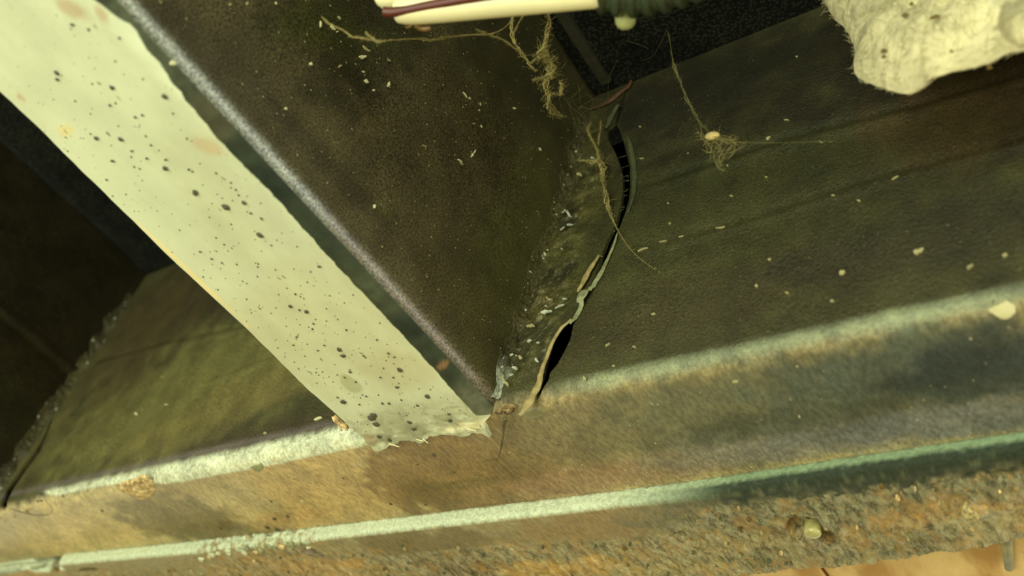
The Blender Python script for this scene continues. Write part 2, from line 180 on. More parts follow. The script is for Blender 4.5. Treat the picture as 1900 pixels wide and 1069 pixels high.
def curve(pts):
    a = np.array(sorted(pts)); return lambda t: np.interp(t, a[:, 0], a[:, 1])
def chaikin(P, n=2, closed=False):
    P = np.asarray(P, float)
    for _ in range(n):
        Q = np.roll(P, -1, 0) if closed else P[1:]
        A = P if closed else P[:-1]
        N = np.empty((2 * len(A), P.shape[1])); N[0::2] = A * 0.75 + Q * 0.25; N[1::2] = A * 0.25 + Q * 0.75
        P = N if closed else np.vstack([P[:1], N, P[-1:]])
    return P
def tube_geo(P, R, n=8, rough=0.0, caps=True, seed=0):
    P = np.asarray(P, float); R = np.asarray(R, float); m = len(P)
    T = np.gradient(P, axis=0); T /= np.linalg.norm(T, axis=1)[:, None] + 1e-12
    up = np.array([0.13, 0.21, 0.97]); N = np.cross(T[0], up); N /= np.linalg.norm(N)
    V = []
    rr = np.random.default_rng(seed)
    for i in range(m):
        N = N - T[i] * N.dot(T[i]); N /= np.linalg.norm(N) + 1e-12; B = np.cross(T[i], N)
        for j in range(n):
            a = 2 * math.pi * j / n
            r = R[i] * (1 + (rr.uniform(-rough, rough) if rough else 0))
            V.append(P[i] + (N * math.cos(a) + B * math.sin(a)) * r)
    F = [[i * n + j, i * n + (j + 1) % n, (i + 1) * n + (j + 1) % n, (i + 1) * n + j] for i in range(m - 1) for j in range(n)]
    if caps: F += [list(range(n))[::-1], [(m - 1) * n + j for j in range(n)]]
    return V, F
class Geo:
    def __init__(s): s.V = []; s.F = []
    def add(s, V, F):
        o = len(s.V); s.V += [tuple(v) for v in V]; s.F += [[i + o for i in f] for f in F]
    def tube(s, P, R, n=8, rough=0.0, seed=0): s.add(*tube_geo(P, R, n, rough, True, seed))
    def make(s, name, mat, parent=None, smooth=True): return mesh(name, s.V, s.F, mat, parent, smooth)

# ------------------------------------------------------------ materials (colour with painted reflections, grain and fine relief)
class NT:
    def __init__(s, name):
        s.m = bpy.data.materials.new(name); s.m.use_nodes = True; s.t = s.m.node_tree; s.b = s.t.nodes['Principled BSDF']
        s.co = s.t.nodes.new('ShaderNodeTexCoord').outputs['Object']
    def n(s, ty, **k):
        x = s.t.nodes.new(ty)
        for a, v in k.items(): setattr(x, a, v)
        return x
    def L(s, a, b): s.t.links.new(a, b)
    def noise(s, scale, detail=3, rough=0.55, stretch=(1, 1, 1), rot=(0, 0, 0), dist=0.0):
        mp = s.n('ShaderNodeMapping'); mp.inputs['Scale'].default_value = stretch; mp.inputs['Rotation'].default_value = rot; s.L(s.co, mp.inputs[0])
        x = s.n('ShaderNodeTexNoise'); x.inputs['Scale'].default_value = scale; x.inputs['Detail'].default_value = detail; x.inputs['Roughness'].default_value = rough; x.inputs['Distortion'].default_value = dist
        s.L(mp.outputs[0], x.inputs['Vector']); return x.outputs['Fac']
    def ramp(s, fac, lo, hi, a=0.0, b=1.0):
        x = s.n('ShaderNodeMapRange'); x.interpolation_type = 'SMOOTHSTEP'
        for i, v in zip((1, 2, 3, 4), (lo, hi, a, b)): x.inputs[i].default_value = v
        s.L(fac, x.inputs[0]); return x.outputs[0]
    def mix(s, fac, a, b, mode='MIX'):
        x = s.n('ShaderNodeMix'); x.data_type = 'RGBA'; x.blend_type = mode
        for i, v in ((0, fac), (6, a), (7, b)):
            if hasattr(v, 'links'): s.L(v, x.inputs[i])
            else: x.inputs[i].default_value = v if i == 0 else (tuple(v) + (1,) if len(v) == 3 else v)
        return x.outputs[2]
    def mul(s, a, b, op='MULTIPLY'):
        x = s.n('ShaderNodeMath', operation=op)
        for i, v in ((0, a), (1, b)):
            if hasattr(v, 'links'): s.L(v, x.inputs[i])
            else: x.inputs[i].default_value = v
        return x.outputs[0]
    def gray(s, v):
        x = s.n('ShaderNodeCombineColor')
        for i in range(3): s.L(v, x.inputs[i])
        return x.outputs[0]
    def attr(s, name, out='Color'): x = s.n('ShaderNodeAttribute', attribute_name=name); return x.outputs[out]
    def finish(s, col, rough, spec=0.5, bump=None, strength=0.3, dist=0.0005, coat=0):
        if hasattr(col, 'links'): s.L(col, s.b.inputs['Base Color'])
        else: s.b.inputs['Base Color'].default_value = tuple(col) + (1,)
        if hasattr(rough, 'links'): s.L(rough, s.b.inputs['Roughness'])
        else: s.b.inputs['Roughness'].default_value = rough
        s.b.inputs['Specular IOR Level'].default_value = spec
        s.b.inputs['Coat Weight'].default_value = coat
        if bump is not None:
            x = s.n('ShaderNodeBump'); x.inputs['Strength'].default_value = strength; x.inputs['Distance'].default_value = dist
            s.L(bump, x.inputs['Height']); s.L(x.outputs[0], s.b.inputs['Normal'])
        return s.m
def painted(name, grain=(0.75, 1.25), gscale=1100, rough=0.5, spec=0.4, stretch=(1, 1, 1), fleck=None, speck=None, bstr=0.35, bdist=0.0003, bscale=700, bstretch=None, coat=0, midamp=0.25):
    t = NT(name); c = t.attr('Col')
    mid = t.noise(55, 5, 0.6, stretch); c = t.mix(1.0, c, t.gray(t.ramp(mid, 0.3, 0.7, 1 - midamp, 1 + midamp)), 'MULTIPLY')
    g = t.noise(gscale, 2, 0.7, stretch); c = t.mix(1.0, c, t.gray(t.ramp(g, 0.3, 0.7, *grain)), 'MULTIPLY')
    if speck:   # dark specks: (scale, threshold, rgb)
        n = t.noise(speck[0], 1, 0.5, stretch); c = t.mix(t.ramp(n, speck[1], speck[1] + 0.03), c, lin(*speck[2]))
    if fleck:   # pale dust flecks
        n = t.noise(fleck[0], 1, 0.5, (1, 1, 1), (0.3, 0.5, 0.2)); c = t.mix(t.ramp(n, fleck[1], fleck[1] + 0.03, 0, fleck[3]), c, lin(*fleck[2]))
    b = t.noise(bscale, 3, 0.6, bstretch or stretch)
    return t.finish(c, rough, spec, b, bstr, bdist, coat)
def plain(name, rgb, rough=0.6, spec=0.4, nscale=300, amp=0.2, bstr=0.3, bdist=0.0003, coat=0, sss=0):
    t = NT(name); g = t.noise(nscale, 4, 0.6)
    c = t.mix(1.0, lin(*rgb), t.gray(t.ramp(g, 0.3, 0.7, 1 - amp, 1 + amp)), 'MULTIPLY')
    m = t.finish(c, rough, spec, g, bstr, bdist, coat)
    if sss: t.b.inputs['Subsurface Weight'].default_value = sss; t.b.inputs['Subsurface Radius'].default_value = (0.003, 0.003, 0.002)
    return m

M_WEB = painted('black_paint_under_green_dust', (0.55, 1.5), 1500, 0.5, 0.35, fleck=(900, 0.745, (130, 130, 80), 0.7), bstr=0.4, bdist=0.0003)
M_CWEB = painted('black_paint_under_brown_dust', (0.32, 1.9), 1250, 0.38, 0.5, fleck=(850, 0.74, (125, 118, 78), 0.65), bstr=0.18, bdist=0.0002)
M_FLANGE = painted('underside_steel', (0.84, 1.16), 1200, 0.36, 0.5, (1, 0.5, 1), fleck=(600, 0.765, (215, 200, 150), 0.7), speck=(480, 0.78, (70, 62, 38)), bstr=0.7, bdist=0.0006, bscale=560, bstretch=(1, 0.4, 1))
# crossmember underside: bright reflection painted as pale colour, dark reflection painted on the bend
def rail_mat():
    t = NT('dusty_rail_with_painted_reflections'); c = t.attr('Col'); T = t.attr('T', 'Fac')
    mid = t.noise(55, 5, 0.6, (1, 0.7, 1)); c = t.mix(1.0, c, t.gray(t.ramp(mid, 0.3, 0.7, 0.78, 1.22)), 'MULTIPLY')
    g = t.noise(1400, 2, 0.7); a = t.mix(1.0, c, t.gray(t.ramp(g, 0.3, 0.7, 0.55, 1.5)), 'MULTIPLY')
    n = t.noise(900, 1, 0.5, (1, 1, 1), (0.3, 0.5, 0.2)); a = t.mix(t.ramp(n, 0.745, 0.775, 0, 0.7), a, lin(140, 138, 88))
    g2 = t.noise(620, 3, 0.7, (1, 0.4, 1)); b = t.mix(1.0, c, t.gray(t.ramp(g2, 0.35, 0.65, 0.74, 1.26)), 'MULTIPLY')
    n2 = t.noise(480, 1, 0.5, (1, 0.5, 1)); b = t.mix(t.ramp(n2, 0.77, 0.80), b, lin(74, 66, 42))
    n3 = t.noise(600, 1, 0.5, (1, 0.6, 1), (0.2, 0.1, 0.4)); b = t.mix(t.ramp(n3, 0.76, 0.79, 0, 0.8), b, lin(216, 204, 156))
    col = t.mix(T, a, b)
    return t.finish(col, t.ramp(T, 0, 1, 0.5, 0.32), 0.5, g2, 1.0, 0.0009)
M_RAIL = rail_mat()
def pale_reflection():
    t = NT('pale_reflection_and_dark_bend'); c = t.attr('Col')
    mid = t.noise(40, 6, 0.65, (1, 0.5, 1)); pale = t.mix(1.0, c, t.gray(t.ramp(mid, 0.3, 0.7, 0.90, 1.07)), 'MULTIPLY')
    s1 = t.noise(420, 1.5, 0.6, (1, 0.5, 1)); pale = t.mix(t.ramp(s1, 0.73, 0.77, 0, 0.8), pale, lin(120, 118, 80))
    s2 = t.noise(1100, 1, 0.6, (1, 0.6, 1)); pale = t.mix(t.ramp(s2, 0.72, 0.76, 0, 0.5), pale, lin(130, 130, 92))
    bend_dark = t.attr('BendDark'); g = t.noise(200, 4, 0.6); bend_dark = t.mix(1.0, bend_dark, t.gray(t.ramp(g, 0.3, 0.7, 0.75, 1.25)), 'MULTIPLY')
    sd = t.attr('Edge', 'Fac'); e = t.noise(160, 3, 0.6); sd2 = t.mul(sd, t.mul(t.mul(e, 0.5, 'SUBTRACT'), 0.0022), 'ADD')
    c = t.mix(t.ramp(sd2, -0.0003, 0.0003), pale, bend_dark)
    b = t.noise(500, 3, 0.6, (1, 0.5, 1))
    return t.finish(c, 0.34, 0.5, b, 0.3, 0.0003)
M_PALE = pale_reflection()
def rusty():
    t = NT('flaking_rust_and_old_paint'); c = t.attr('Col'); k = t.attr('Rust', 'Fac')
    st = (1, 0.38, 1)
    n1 = t.noise(330, 6, 0.8, st, (0, 0, 0.12), 0.4); n2 = t.noise(520, 4, 0.7, st, (0, 0, 0.2)); n3 = t.noise(110, 5, 0.7, (1, .6, 1)); n4 = t.noise(700, 3, 0.65, st)
    r = t.mix(t.ramp(n1, 0.40, 0.54), lin(70, 72, 52), lin(176, 172, 132))
    r = t.mix(t.ramp(n3, 0.50, 0.62, 0, 0.85), r, lin(184, 150, 90))
    r = t.mix(t.ramp(n2, 0.58, 0.66, 0, 0.9), r, lin(226, 180, 96))
    r = t.mix(t.ramp(n1, 0.57, 0.66, 0, 0.9), r, lin(230, 226, 184))
    r = t.mix(t.ramp(n4, 0.62, 0.70, 0, 0.9), r, lin(48, 44, 30))
    r = t.mix(0.38, r, c)
    sm = t.mix(1.0, c, t.gray(t.ramp(n4, 0.3, 0.7, 0.8, 1.2)), 'MULTIPLY')
    kk = t.ramp(t.mul(k, t.mul(n3, 0.5, 'SUBTRACT'), 'ADD'), 0.30, 0.70)
    col = t.mix(kk, sm, r)
    return t.finish(col, 0.55, 0.4, t.mul(n1, n4, 'ADD'), 0.8, 0.0010)
M_RUST = rusty()
M_VOID = plain('shade_black', (7, 7, 4), 1.0, 0.0)  # near black standing in for shade
M_CHIPW = plain('pale_green_paint_flake', (206, 214, 176), 0.5, 0.4, 500, 0.25)
M_DIRT = plain('tan_torn_edge', (160, 146, 94), 0.55, 0.4, 350, 0.3)
M_TEARPALE = plain('grey_green_torn_edge', (140, 146, 104), 0.45, 0.5, 500, 0.35)
M_TEARBROWN = plain('brown_rusted_torn_edge', (86, 60, 34), 0.6, 0.4, 300, 0.4)
M_TEARMID = plain('dull_green_torn_edge', (80, 88, 58), 0.45, 0.5, 500, 0.3)
M_SPAT = plain('dark_spatter', (74, 72, 48), 0.5, 0.5, 900, 0.3)
M_CHIP = plain('pale_flake', (232, 228, 176), 0.6, 0.4, 800, 0.15)
M_CHIPD = plain('dusty_fleck', (176, 170, 118), 0.7, 0.3, 800, 0.25)
M_ORANGE = plain('orange_rust', (186, 124, 68), 0.7, 0.3, 300, 0.35, 0.6, 0.0006)
M_SCAB = plain('cream_orange_rust_scab', (206, 182, 126), 0.7, 0.3, 420, 0.55, 0.8, 0.0008)
M_WELD = painted('crusty_weld', (0.6, 1.5), 900, 0.6, 0.35, fleck=(420, 0.70, (205, 212, 180), 0.9), bstr=0.8, bdist=0.0006, bscale=500)
M_CREAM = plain('cream_plastic', (250, 244, 190), 0.35, 0.5, 60, 0.05, 0.1)
M_MAROON = plain('maroon_insulation', (92, 44, 30), 0.4, 0.5, 60, 0.1, 0.1)
M_SLEEVE = plain('black_corrugated_plastic', (46, 58, 38), 0.35, 0.6, 200, 0.3, 0.1)
M_NUB = plain('pale_green_cap', (178, 184, 120), 0.5, 0.4, 400, 0.12)
M_AMBER = plain('amber_glue', (120, 92, 36), 0.3, 0.6, 300, 0.3)
M_SILK = plain('dusty_web_silk', (158, 148, 92), 0.9, 0.1, 900, 0.25)
M_SILKD = plain('thin_grey_silk', (108, 106, 66), 0.9, 0.1, 900, 0.25)
M_HUSK = plain('straw_coloured_husk', (216, 194, 128), 0.5, 0.4, 500, 0.15)
M_FLUFF = plain('cream_glass_fibre_wool', (216, 210, 164), 1.0, 0.05, 90, 0.2, 1.0, 0.003)
M_CRUMB = plain('dark_crumb', (110, 92, 48), 0.8, 0.2)
M_TWIG = plain('dull_tan_grass_stalk', (94, 84, 50), 0.7, 0.3, 500, 0.3)
M_HAIR = plain('dark_hair', (62, 56, 36), 0.6, 0.4)
M_WING = plain('grey_olive_seed_wing', (132, 130, 92), 0.4, 0.5, 500, 0.15)
def mesh_cloth():
    t = NT('black_woven_mesh'); v = t.n('ShaderNodeTexVoronoi'); v.inputs['Scale'].default_value = 620; t.L(t.co, v.inputs['Vector'])
    g = t.noise(60, 4, 0.6); c = t.mix(t.ramp(v.outputs['Distance'], 0.2, 0.6), lin(38, 42, 30), lin(15, 16, 10))
    c = t.mix(1.0, c, t.gray(t.ramp(g, 0.3, 0.7, 0.6, 1.4)), 'MULTIPLY')
    return t.finish(c, 0.85, 0.15, v.outputs['Distance'], 0.8, 0.0010)
M_MESH = mesh_cloth()
def wood():
    t = NT('honey_coloured_wood'); g = t.noise(26, 5, 0.55, (2.2, 0.7, 1), (0, 0, 0.05), 0.4); f = t.noise(300, 3, 0.6, (4, 0.5, 1))
    c = t.mix(t.ramp(g, 0.35, 0.65), lin(190, 148, 82), lin(236, 206, 140)); c = t.mix(t.ramp(f, 0.62, 0.74, 0, 0.35), c, lin(150, 96, 42))
    return t.finish(c, 0.6, 0.3, f, 0.3, 0.0003)
M_WOOD = wood()
def soil():
    t = NT('dry_brown_ground'); g = t.noise(8, 8, 0.7); c = t.mix(t.ramp(g, 0.35, 0.65), lin(120, 98, 60), lin(178, 158, 112))
    return t.finish(c, 0.95, 0.1, g, 0.6, 0.02)
M_SOIL = soil()

# ------------------------------------------------------------ the setting: ground below, cloth-covered deck above
g = np.linspace(-3, 3, 41); gx, gy = np.meshgrid(g, g)
V = np.stack([gx, gy, -0.62 + 0.02 * fbm(gx * 2, gy * 2)], -1).reshape(-1, 3)
setp(mesh('floor', V, grid_faces(41, 41), M_SOIL), 'dry brown ground below the trailer frame', None, None, 'structure')
xs = np.concatenate([np.linspace(-0.9, -0.5, 10), np.linspace(-0.49, 0.3, 400), np.linspace(0.32, 0.9, 15)]); ys = np.concatenate([np.linspace(-1.2, -0.3, 12), np.linspace(-0.29, 0.05, 170)])
cx, cy = np.meshgrid(xs, ys); z = H + 0.0035 + 0.0012 * fbm(cx * 25, cy * 25)
z = z - 0.0045 * np.exp(-((cx - 0.0115 - 0.10 * (cy + 0.03) * 0.15) / 0.0022) ** 2) * np.clip((-cy - 0.004) / 0.01, 0, 1)
z = np.where(cy > 0.01, H + 0.006, z)
V = np.stack([cx, cy, z], -1).reshape(-1, 3)
setp(mesh('ceiling', V, grid_faces(len(ys), len(xs), 0, True), M_MESH), 'black woven mesh covering the underside of the trailer deck above the frame', None, None, 'structure')
def box(name, a, b, mat, parent=None, bev=0.0):
    (x0, y0, z0), (x1, y1, z1) = a, b
    V = [(x, y, z) for x in (x0, x1) for y in (y0, y1) for z in (z0, z1)]
    o = mesh(name, V, [[0, 1, 3, 2], [4, 6, 7, 5], [0, 4, 5, 1], [2, 3, 7, 6], [0, 2, 6, 4], [1, 5, 7, 3]], mat, parent, False)
    if bev: m = o.modifiers.new('b', 'BEVEL'); m.width = bev; m.segments = 2
    return o
# the deck's own boards close the view above the cloth
setp(box('trim_2', (0.008, -0.30, 0.1990), (0.0135, -0.006, 0.2035), plain('dull_black_tape', (50, 50, 34), 0.7, 0.3)), 'dull black tape edging the mesh beside the crossmember', None, None, 'structure')
setp(box('trim_1', (-1.6, -1.6, 0.212), (1.6, 0.6, 0.232), M_VOID), 'deck boards above the black mesh, in near black standing in for shade', None, None, 'structure')

# ------------------------------------------------------------ the torn frame rail
rail = empty('frame_rail', (0, 0, 0), 'long dark channel rail with a torn split in its side, brown underside of dirt and painted reflections', 'frame rail')
XL, XR = -0.62, 0.42
cL = curve([(z, x) for z, x in CRACK_L]); cR = curve([(z, x) for z, x in CRACK_R]); bL = curve([(z, x) for z, x in CRACKB_L]); bR = curve([(z, x) for z, x in CRACKB_R])
NW = 193; NA = 11
zA = curve(CREASE_A) ; zB = curve(CREASE_B); zLc = curve(CREASE_L); zLd = curve(CREASE_L2)
plate_y = curve(PLATE_START)
def rail_surf(s, x):
    """s mm down the section from the deck, x mm -> y, z mm (bend included)"""
    sw = (H - RR) * 1000; r = RR * 1000; L = r * math.pi / 2
    a = np.clip((s - sw) / L, 0, 1) * math.pi / 2
    y = r * (1 - np.cos(a)); z = np.where(s < sw, H * 1000 - s, r * (1 - np.sin(a)))
    y = y + np.clip(s - sw - L, 0, None)
    wbl = np.clip((sw + 4 - s) / 30, 0, 1) * np.clip(s / 12, 0, 1)
    d = 0.9 * fbm(x / 60, z / 60, 3)
    for zz, amp, wd, lo, hi in ((zA, 1.1, 4, 40, 400), (zB, 0.5, 3, 48, 400), (zLc, 0.8, 3.5, -380, -100), (zLd, 0.4, 3, -230, -60)):
        e = (z - zz(x)) / wd; d = d + amp * e * np.exp(-e * e) * 1.6 * np.clip((x - lo) / 15, 0, 1) * np.clip((hi - x) / 15, 0, 1)
    # the metal on the left of the split is pushed out, on the right drawn in
    dl = x - cL(z); dr = x - cR(z)
    d = d - 1.4 * np.exp(-(np.minimum(dl, 0) / 7) ** 2) * (dl <= 0.01) * np.clip((z - 5) / 20, 0, 1) + 0.6 * np.exp(-(np.maximum(dr, 0) / 6) ** 2) * (dr >= -0.01) * np.clip((z - 5) / 20, 0, 1)
    d = d - np.clip((x + 1) / 3, 0, 1) * np.clip((26 - x) / 8, 0, 1) * (1.4 * np.clip(fbm(x / 6, z / 5, 4) * 2.2 - 0.1, 0, 1.2)) * np.clip((150 - z) / 25, 0, 1)
    y = y + d * wbl
    return y, z
W_ST = [(250, 120, 210, 90, 0, (34, 32, 17), 0.9, 1.2), (60, 175, 70, 28, -8, (34, 33, 18), 0.9, 1.0), (40, 60, 120, 40, 5, (70, 72, 36), 0.7, 1.2), (110, 100, 60, 16, -5, (64, 66, 34), 0.6, 1.0),
        (178, 98, 30, 28, 0, (82, 66, 36), 0.7, 1.2), (105, 62, 60, 10, 0, (50, 48, 26), 0.5, 1.0), (70, 30, 90, 16, 0, (62, 56, 32), 0.6, 1.0), (160, 35, 60, 14, 0, (46, 44, 26), 0.6, 1.0), (9, 90, 12, 100, 0, (78, 76, 36), 0.6, 1.0), (12, 118, 14, 20, 0, (92, 88, 42), 0.6, 0.9), (12, 84, 11, 8, 0, (96, 96, 44), 0.7, 0.8), (8, 104, 6, 12, 0, (36, 38, 24), 0.8, 0.8), (10, 70, 12, 6, 0, (40, 38, 20), 0.6, 0.8), (9, 50, 8, 10, 0, (88, 78, 38), 0.7, 0.9), (9, 30, 7, 8, 0, (70, 68, 40), 0.6, 0.9),
        (-230, 60, 150, 45, 8, (112, 110, 60), 0.85, 1.1), (-180, 40, 80, 18, 12, (122, 112, 62), 0.6, 1.0), (-150, 130, 60, 30, 0, (72, 74, 40), 0.8, 1.1), (-260, 160, 120, 35, 0, (60, 52, 28), 0.8, 1.0), (-330, 120, 40, 60, 25, (74, 64, 34), 0.6, 1.0),
        (-130, 12, 60, 6, 0, (70, 60, 38), 0.7, 1.0), (-374, 60, 14, 70, 8, (86, 80, 44), 0.5, 1.0)]
F_ST = [(-330, 35, 60, 26, 0, (206, 176, 108), 0.8, 0.6), (-240, 34, 42, 26, 12, (126, 108, 62), 0.92, 0.45), (-215, 52, 36, 9, 5, (112, 94, 50), 0.7, 0.6), (-190, 12, 40, 9, 0, (168, 142, 86), 0.7, 0.8),  # underside tones: dirt plus ground reflections put into the colour
        (-120, 30, 42, 40, 0, (186, 150, 88), 0.7, 0.5), (-160, 50, 30, 8, 0, (186, 146, 84), 0.7, 0.7),
        (-40, 34, 55, 34, -6, (132, 102, 56), 0.95, 0.3), (-66, 48, 16, 12, 0, (112, 88, 42), 0.6, 0.6), (-20, 22, 40, 14, 0, (136, 108, 62), 0.8, 0.8), (-30, 44, 40, 3.5, 4, (104, 88, 48), 0.6, 0.9),
        (30, 24, 44, 24, 0, (128, 112, 74), 0.9, 1.0), (20, 52, 50, 9, 0, (158, 122, 84), 0.8, 1.0), (85, 26, 50, 26, 0, (104, 100, 70), 0.95, 1.0), (90, 48, 45, 10, 0, (132, 124, 104), 0.8, 1.0), (85, 36, 28, 7, -4, (74, 80, 60), 0.7, 1.0),
        (150, 22, 50, 20, 0, (72, 80, 66), 0.95, 1.0), (168, 28, 26, 14, 0, (36, 48, 46), 0.95, 0.9), (130, 40, 40, 8, -4, (64, 72, 58), 0.6, 1.0), (160, 50, 60, 9, 0, (112, 112, 104), 0.9, 0.9), (250, 30, 70, 40, 0, (56, 64, 60), 0.9, 1.0)]
band_lo = curve(BAND_LOW)
def rail_color(s, x, y, z):
    web = tone_patches(x, z, (66, 65, 35), W_ST, 0.3)
    lum = fbm(x / 6, z / 5, 4) * 2.2 - 0.1; reg = np.clip((x + 1) / 4, 0, 1) * np.clip((30 - x) / 10, 0, 1) * np.clip((z - 8) / 15, 0, 1) * np.clip((155 - z) / 20, 0, 1)
    for mk, cc_ in ((np.clip(lum * 2.2, 0, 1) * reg * 0.45, (96, 92, 44)), (np.clip(-lum * 2.5 - 0.2, 0, 1) * reg * 0.45, (42, 43, 25)), (np.clip(fbm(x / 1.3, z / 1.3, 2) * 6 - 2.4, 0, 1) * np.clip((24 - x) / 8, 0, 1) * reg * 0.5, (150, 156, 118))): web = web * (1 - mk[..., None]) + np.array(lin(*cc_)) * mk[..., None]
    fl = tone_patches(x, y, (184, 160, 104), F_ST, 0.22, 5.0)
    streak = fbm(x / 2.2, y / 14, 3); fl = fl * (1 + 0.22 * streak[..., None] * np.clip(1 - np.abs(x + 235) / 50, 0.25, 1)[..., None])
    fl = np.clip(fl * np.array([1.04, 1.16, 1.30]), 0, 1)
    sw = (H - RR) * 1000; e = fbm(x / 6, s / 6, 4)
    t = np.clip((s - (sw + 3.5) + 3 * e) / 4.5, 0, 1)[..., None]
    c = web * (1 - t) + fl * t
    # pale paint left along the bend, west of the crossmember; to the east a highlight is painted in
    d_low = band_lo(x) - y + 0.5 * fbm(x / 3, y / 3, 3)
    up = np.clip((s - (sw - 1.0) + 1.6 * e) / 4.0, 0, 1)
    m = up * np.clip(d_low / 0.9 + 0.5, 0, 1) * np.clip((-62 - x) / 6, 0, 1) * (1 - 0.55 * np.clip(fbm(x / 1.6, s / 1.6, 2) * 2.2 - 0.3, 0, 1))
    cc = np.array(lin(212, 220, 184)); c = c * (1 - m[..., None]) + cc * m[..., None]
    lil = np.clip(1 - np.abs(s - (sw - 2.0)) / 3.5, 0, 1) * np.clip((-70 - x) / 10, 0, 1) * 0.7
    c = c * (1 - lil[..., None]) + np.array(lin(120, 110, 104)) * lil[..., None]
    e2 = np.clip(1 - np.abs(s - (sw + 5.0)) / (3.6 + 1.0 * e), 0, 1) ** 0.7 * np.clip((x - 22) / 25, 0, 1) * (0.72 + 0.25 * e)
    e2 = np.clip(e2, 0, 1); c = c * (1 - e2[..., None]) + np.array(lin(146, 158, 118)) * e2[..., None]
    return c
def rail_panels():
    L = RR * 1000 * math.pi / 2; sw = (H - RR) * 1000
    end = lambda v: (lambda zc: np.full_like(zc, v * 1000))
    def mid(f, g, w): return lambda zc: (f(zc) + g(zc)) / 2 + w * (g(zc) - f(zc)) / 2 * np.clip(zc / 2.5, 0, 1)
    segs = [(end(XL), mid(bL, bR, -1), 200), (mid(bL, bR, 1), mid(cL, cR, -1), 420), (mid(cL, cR, 1), end(XR), 330)]
    for nm, ss in (('web', np.linspace(-2, sw, NW)), ('corner_bend', sw + np.linspace(0, 1, 22) * L)):
        VV, FF, CC, TT = [], [], [], []; off = 0; zc = H * 1000 - ss
        for lo, hi, nc in segs:
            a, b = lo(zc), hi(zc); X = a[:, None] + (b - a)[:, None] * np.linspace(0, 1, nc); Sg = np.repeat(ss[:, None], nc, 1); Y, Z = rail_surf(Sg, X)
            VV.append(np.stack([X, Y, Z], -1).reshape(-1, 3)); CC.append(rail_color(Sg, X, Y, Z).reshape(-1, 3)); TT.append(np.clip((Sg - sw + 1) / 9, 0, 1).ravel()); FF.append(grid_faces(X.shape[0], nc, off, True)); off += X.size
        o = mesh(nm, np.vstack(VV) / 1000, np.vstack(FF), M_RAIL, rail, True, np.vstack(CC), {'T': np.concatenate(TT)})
        m = o.modifiers.new('s', 'SOLIDIFY'); m.thickness = 0.0018; m.offset = -1.0; m = o.modifiers.new('e', 'EDGE_SPLIT'); m.split_angle = 0.7
    xs = np.concatenate([np.linspace(XL * 1000, -440, 60), np.linspace(-439, 230, 900), np.linspace(232, XR * 1000, 60)]); t = np.linspace(0, 1, 80)
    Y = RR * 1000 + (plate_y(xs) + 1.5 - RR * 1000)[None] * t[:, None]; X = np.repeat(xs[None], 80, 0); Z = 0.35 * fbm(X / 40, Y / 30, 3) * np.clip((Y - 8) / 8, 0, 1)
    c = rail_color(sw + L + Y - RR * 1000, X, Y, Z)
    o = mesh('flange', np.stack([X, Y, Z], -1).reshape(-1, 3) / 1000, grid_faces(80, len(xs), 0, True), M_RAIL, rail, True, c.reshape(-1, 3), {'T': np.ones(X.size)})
    m = o.modifiers.new('s', 'SOLIDIFY'); m.thickness = 0.0018; m.offset = -1.0; m = o.modifiers.new('e', 'EDGE_SPLIT'); m.split_angle = 0.7
rail_panels()
box('dark_backing', (XL, 0.030, 0.001), (XR, 0.034, H), M_VOID, rail)  # added black sheet closing the open channel so the split shows dark
def yw(x, z):   # where the web face stands (metres in, metres out)
    y, _ = rail_surf(np.array([H * 1000 - z * 1000]), np.array([x * 1000])); return float(y[0]) / 1000
def ribbon(name, pts, mat, parent, out=0.0012, lift=0.0006, seed=0):
    P = chaikin(pts, 2); n = len(P); T = np.gradient(P[:, :2], axis=0); T /= np.linalg.norm(T, axis=1)[:, None] + 1e-9
    V = []; k = 7
    for i in range(n):
        nx, nz = T[i, 1], -T[i, 0]; hw = P[i, 2] * (1 + 0.35 * fbm(i * 0.5, seed, 3))
        for j in range(k):
            u = -1 + 2 * j / (k - 1); x = P[i, 0] + nx * u * hw; z = P[i, 1] + nz * u * hw
            yy = yw(P[i, 0] / 1000, max(P[i, 1], 9.0) / 1000) * 1000
            if P[i, 1] < 9: yy = 0.6
            V.append((x, yy - lift * 1000 - out * 1000 * (1 - u * u) * (0.8 + 0.4 * vnoise(i * 0.5, j * 0.5 + seed)), z))
    o = mesh(name, np.array(V) / 1000, grid_faces(n, k), mat, parent)
    m = o.modifiers.new('s', 'SOLIDIFY'); m.thickness = 0.0003; m.offset = 0
    return o
setp(ribbon('torn_lip', LIP_TOP, M_TEARBROWN, rail, 0.001, 0.0008, 1), 'brown curled edge at the top of the split')
setp(ribbon('torn_lip', LIP_PALE, M_TEARMID, rail, 0.001, 0.0007, 2), 'dull green bent edge above the upper hole')
ribbon('torn_lip', LIP_RIGHT, M_TEARMID, rail, 0.001, 0.0002, 3)
ribbon('torn_lip', LIP_MID, M_TEARPALE, rail, 0.0005, 0.0005, 4)
setp(ribbon('torn_lip', LIP_TAN, M_DIRT, rail, 0.0008, 0.0014, 5), 'tan sliver beside the split')
setp(ribbon('torn_lip', LIP_LOW, M_DIRT, rail, 0.0006, 0.0007, 6), 'tan folded edge left of the lower hole')
# fibres bridging the upper hole
g = Geo()
for i in range(15):
    z = random.uniform(80, 138); xa, xb = float(cL(z)), float(cR(z))
    if xb - xa < 0.5: continue
    full = random.random() < 0.4; xs = xb - (xb - xa) * (1.0 if full else random.uniform(0.15, 0.4))
    y = -1.0
    g.tube(np.array([(xs, y, z + random.uniform(-.6, .6)), ((xs + xb) / 2, y - .2, z - .1), (xb + .3, y, z)]) / 1000, [0.00005] * 3, 4)
o = g.make('loose_fibre', M_TEARPALE, rail); o['kind'] = 'stuff'
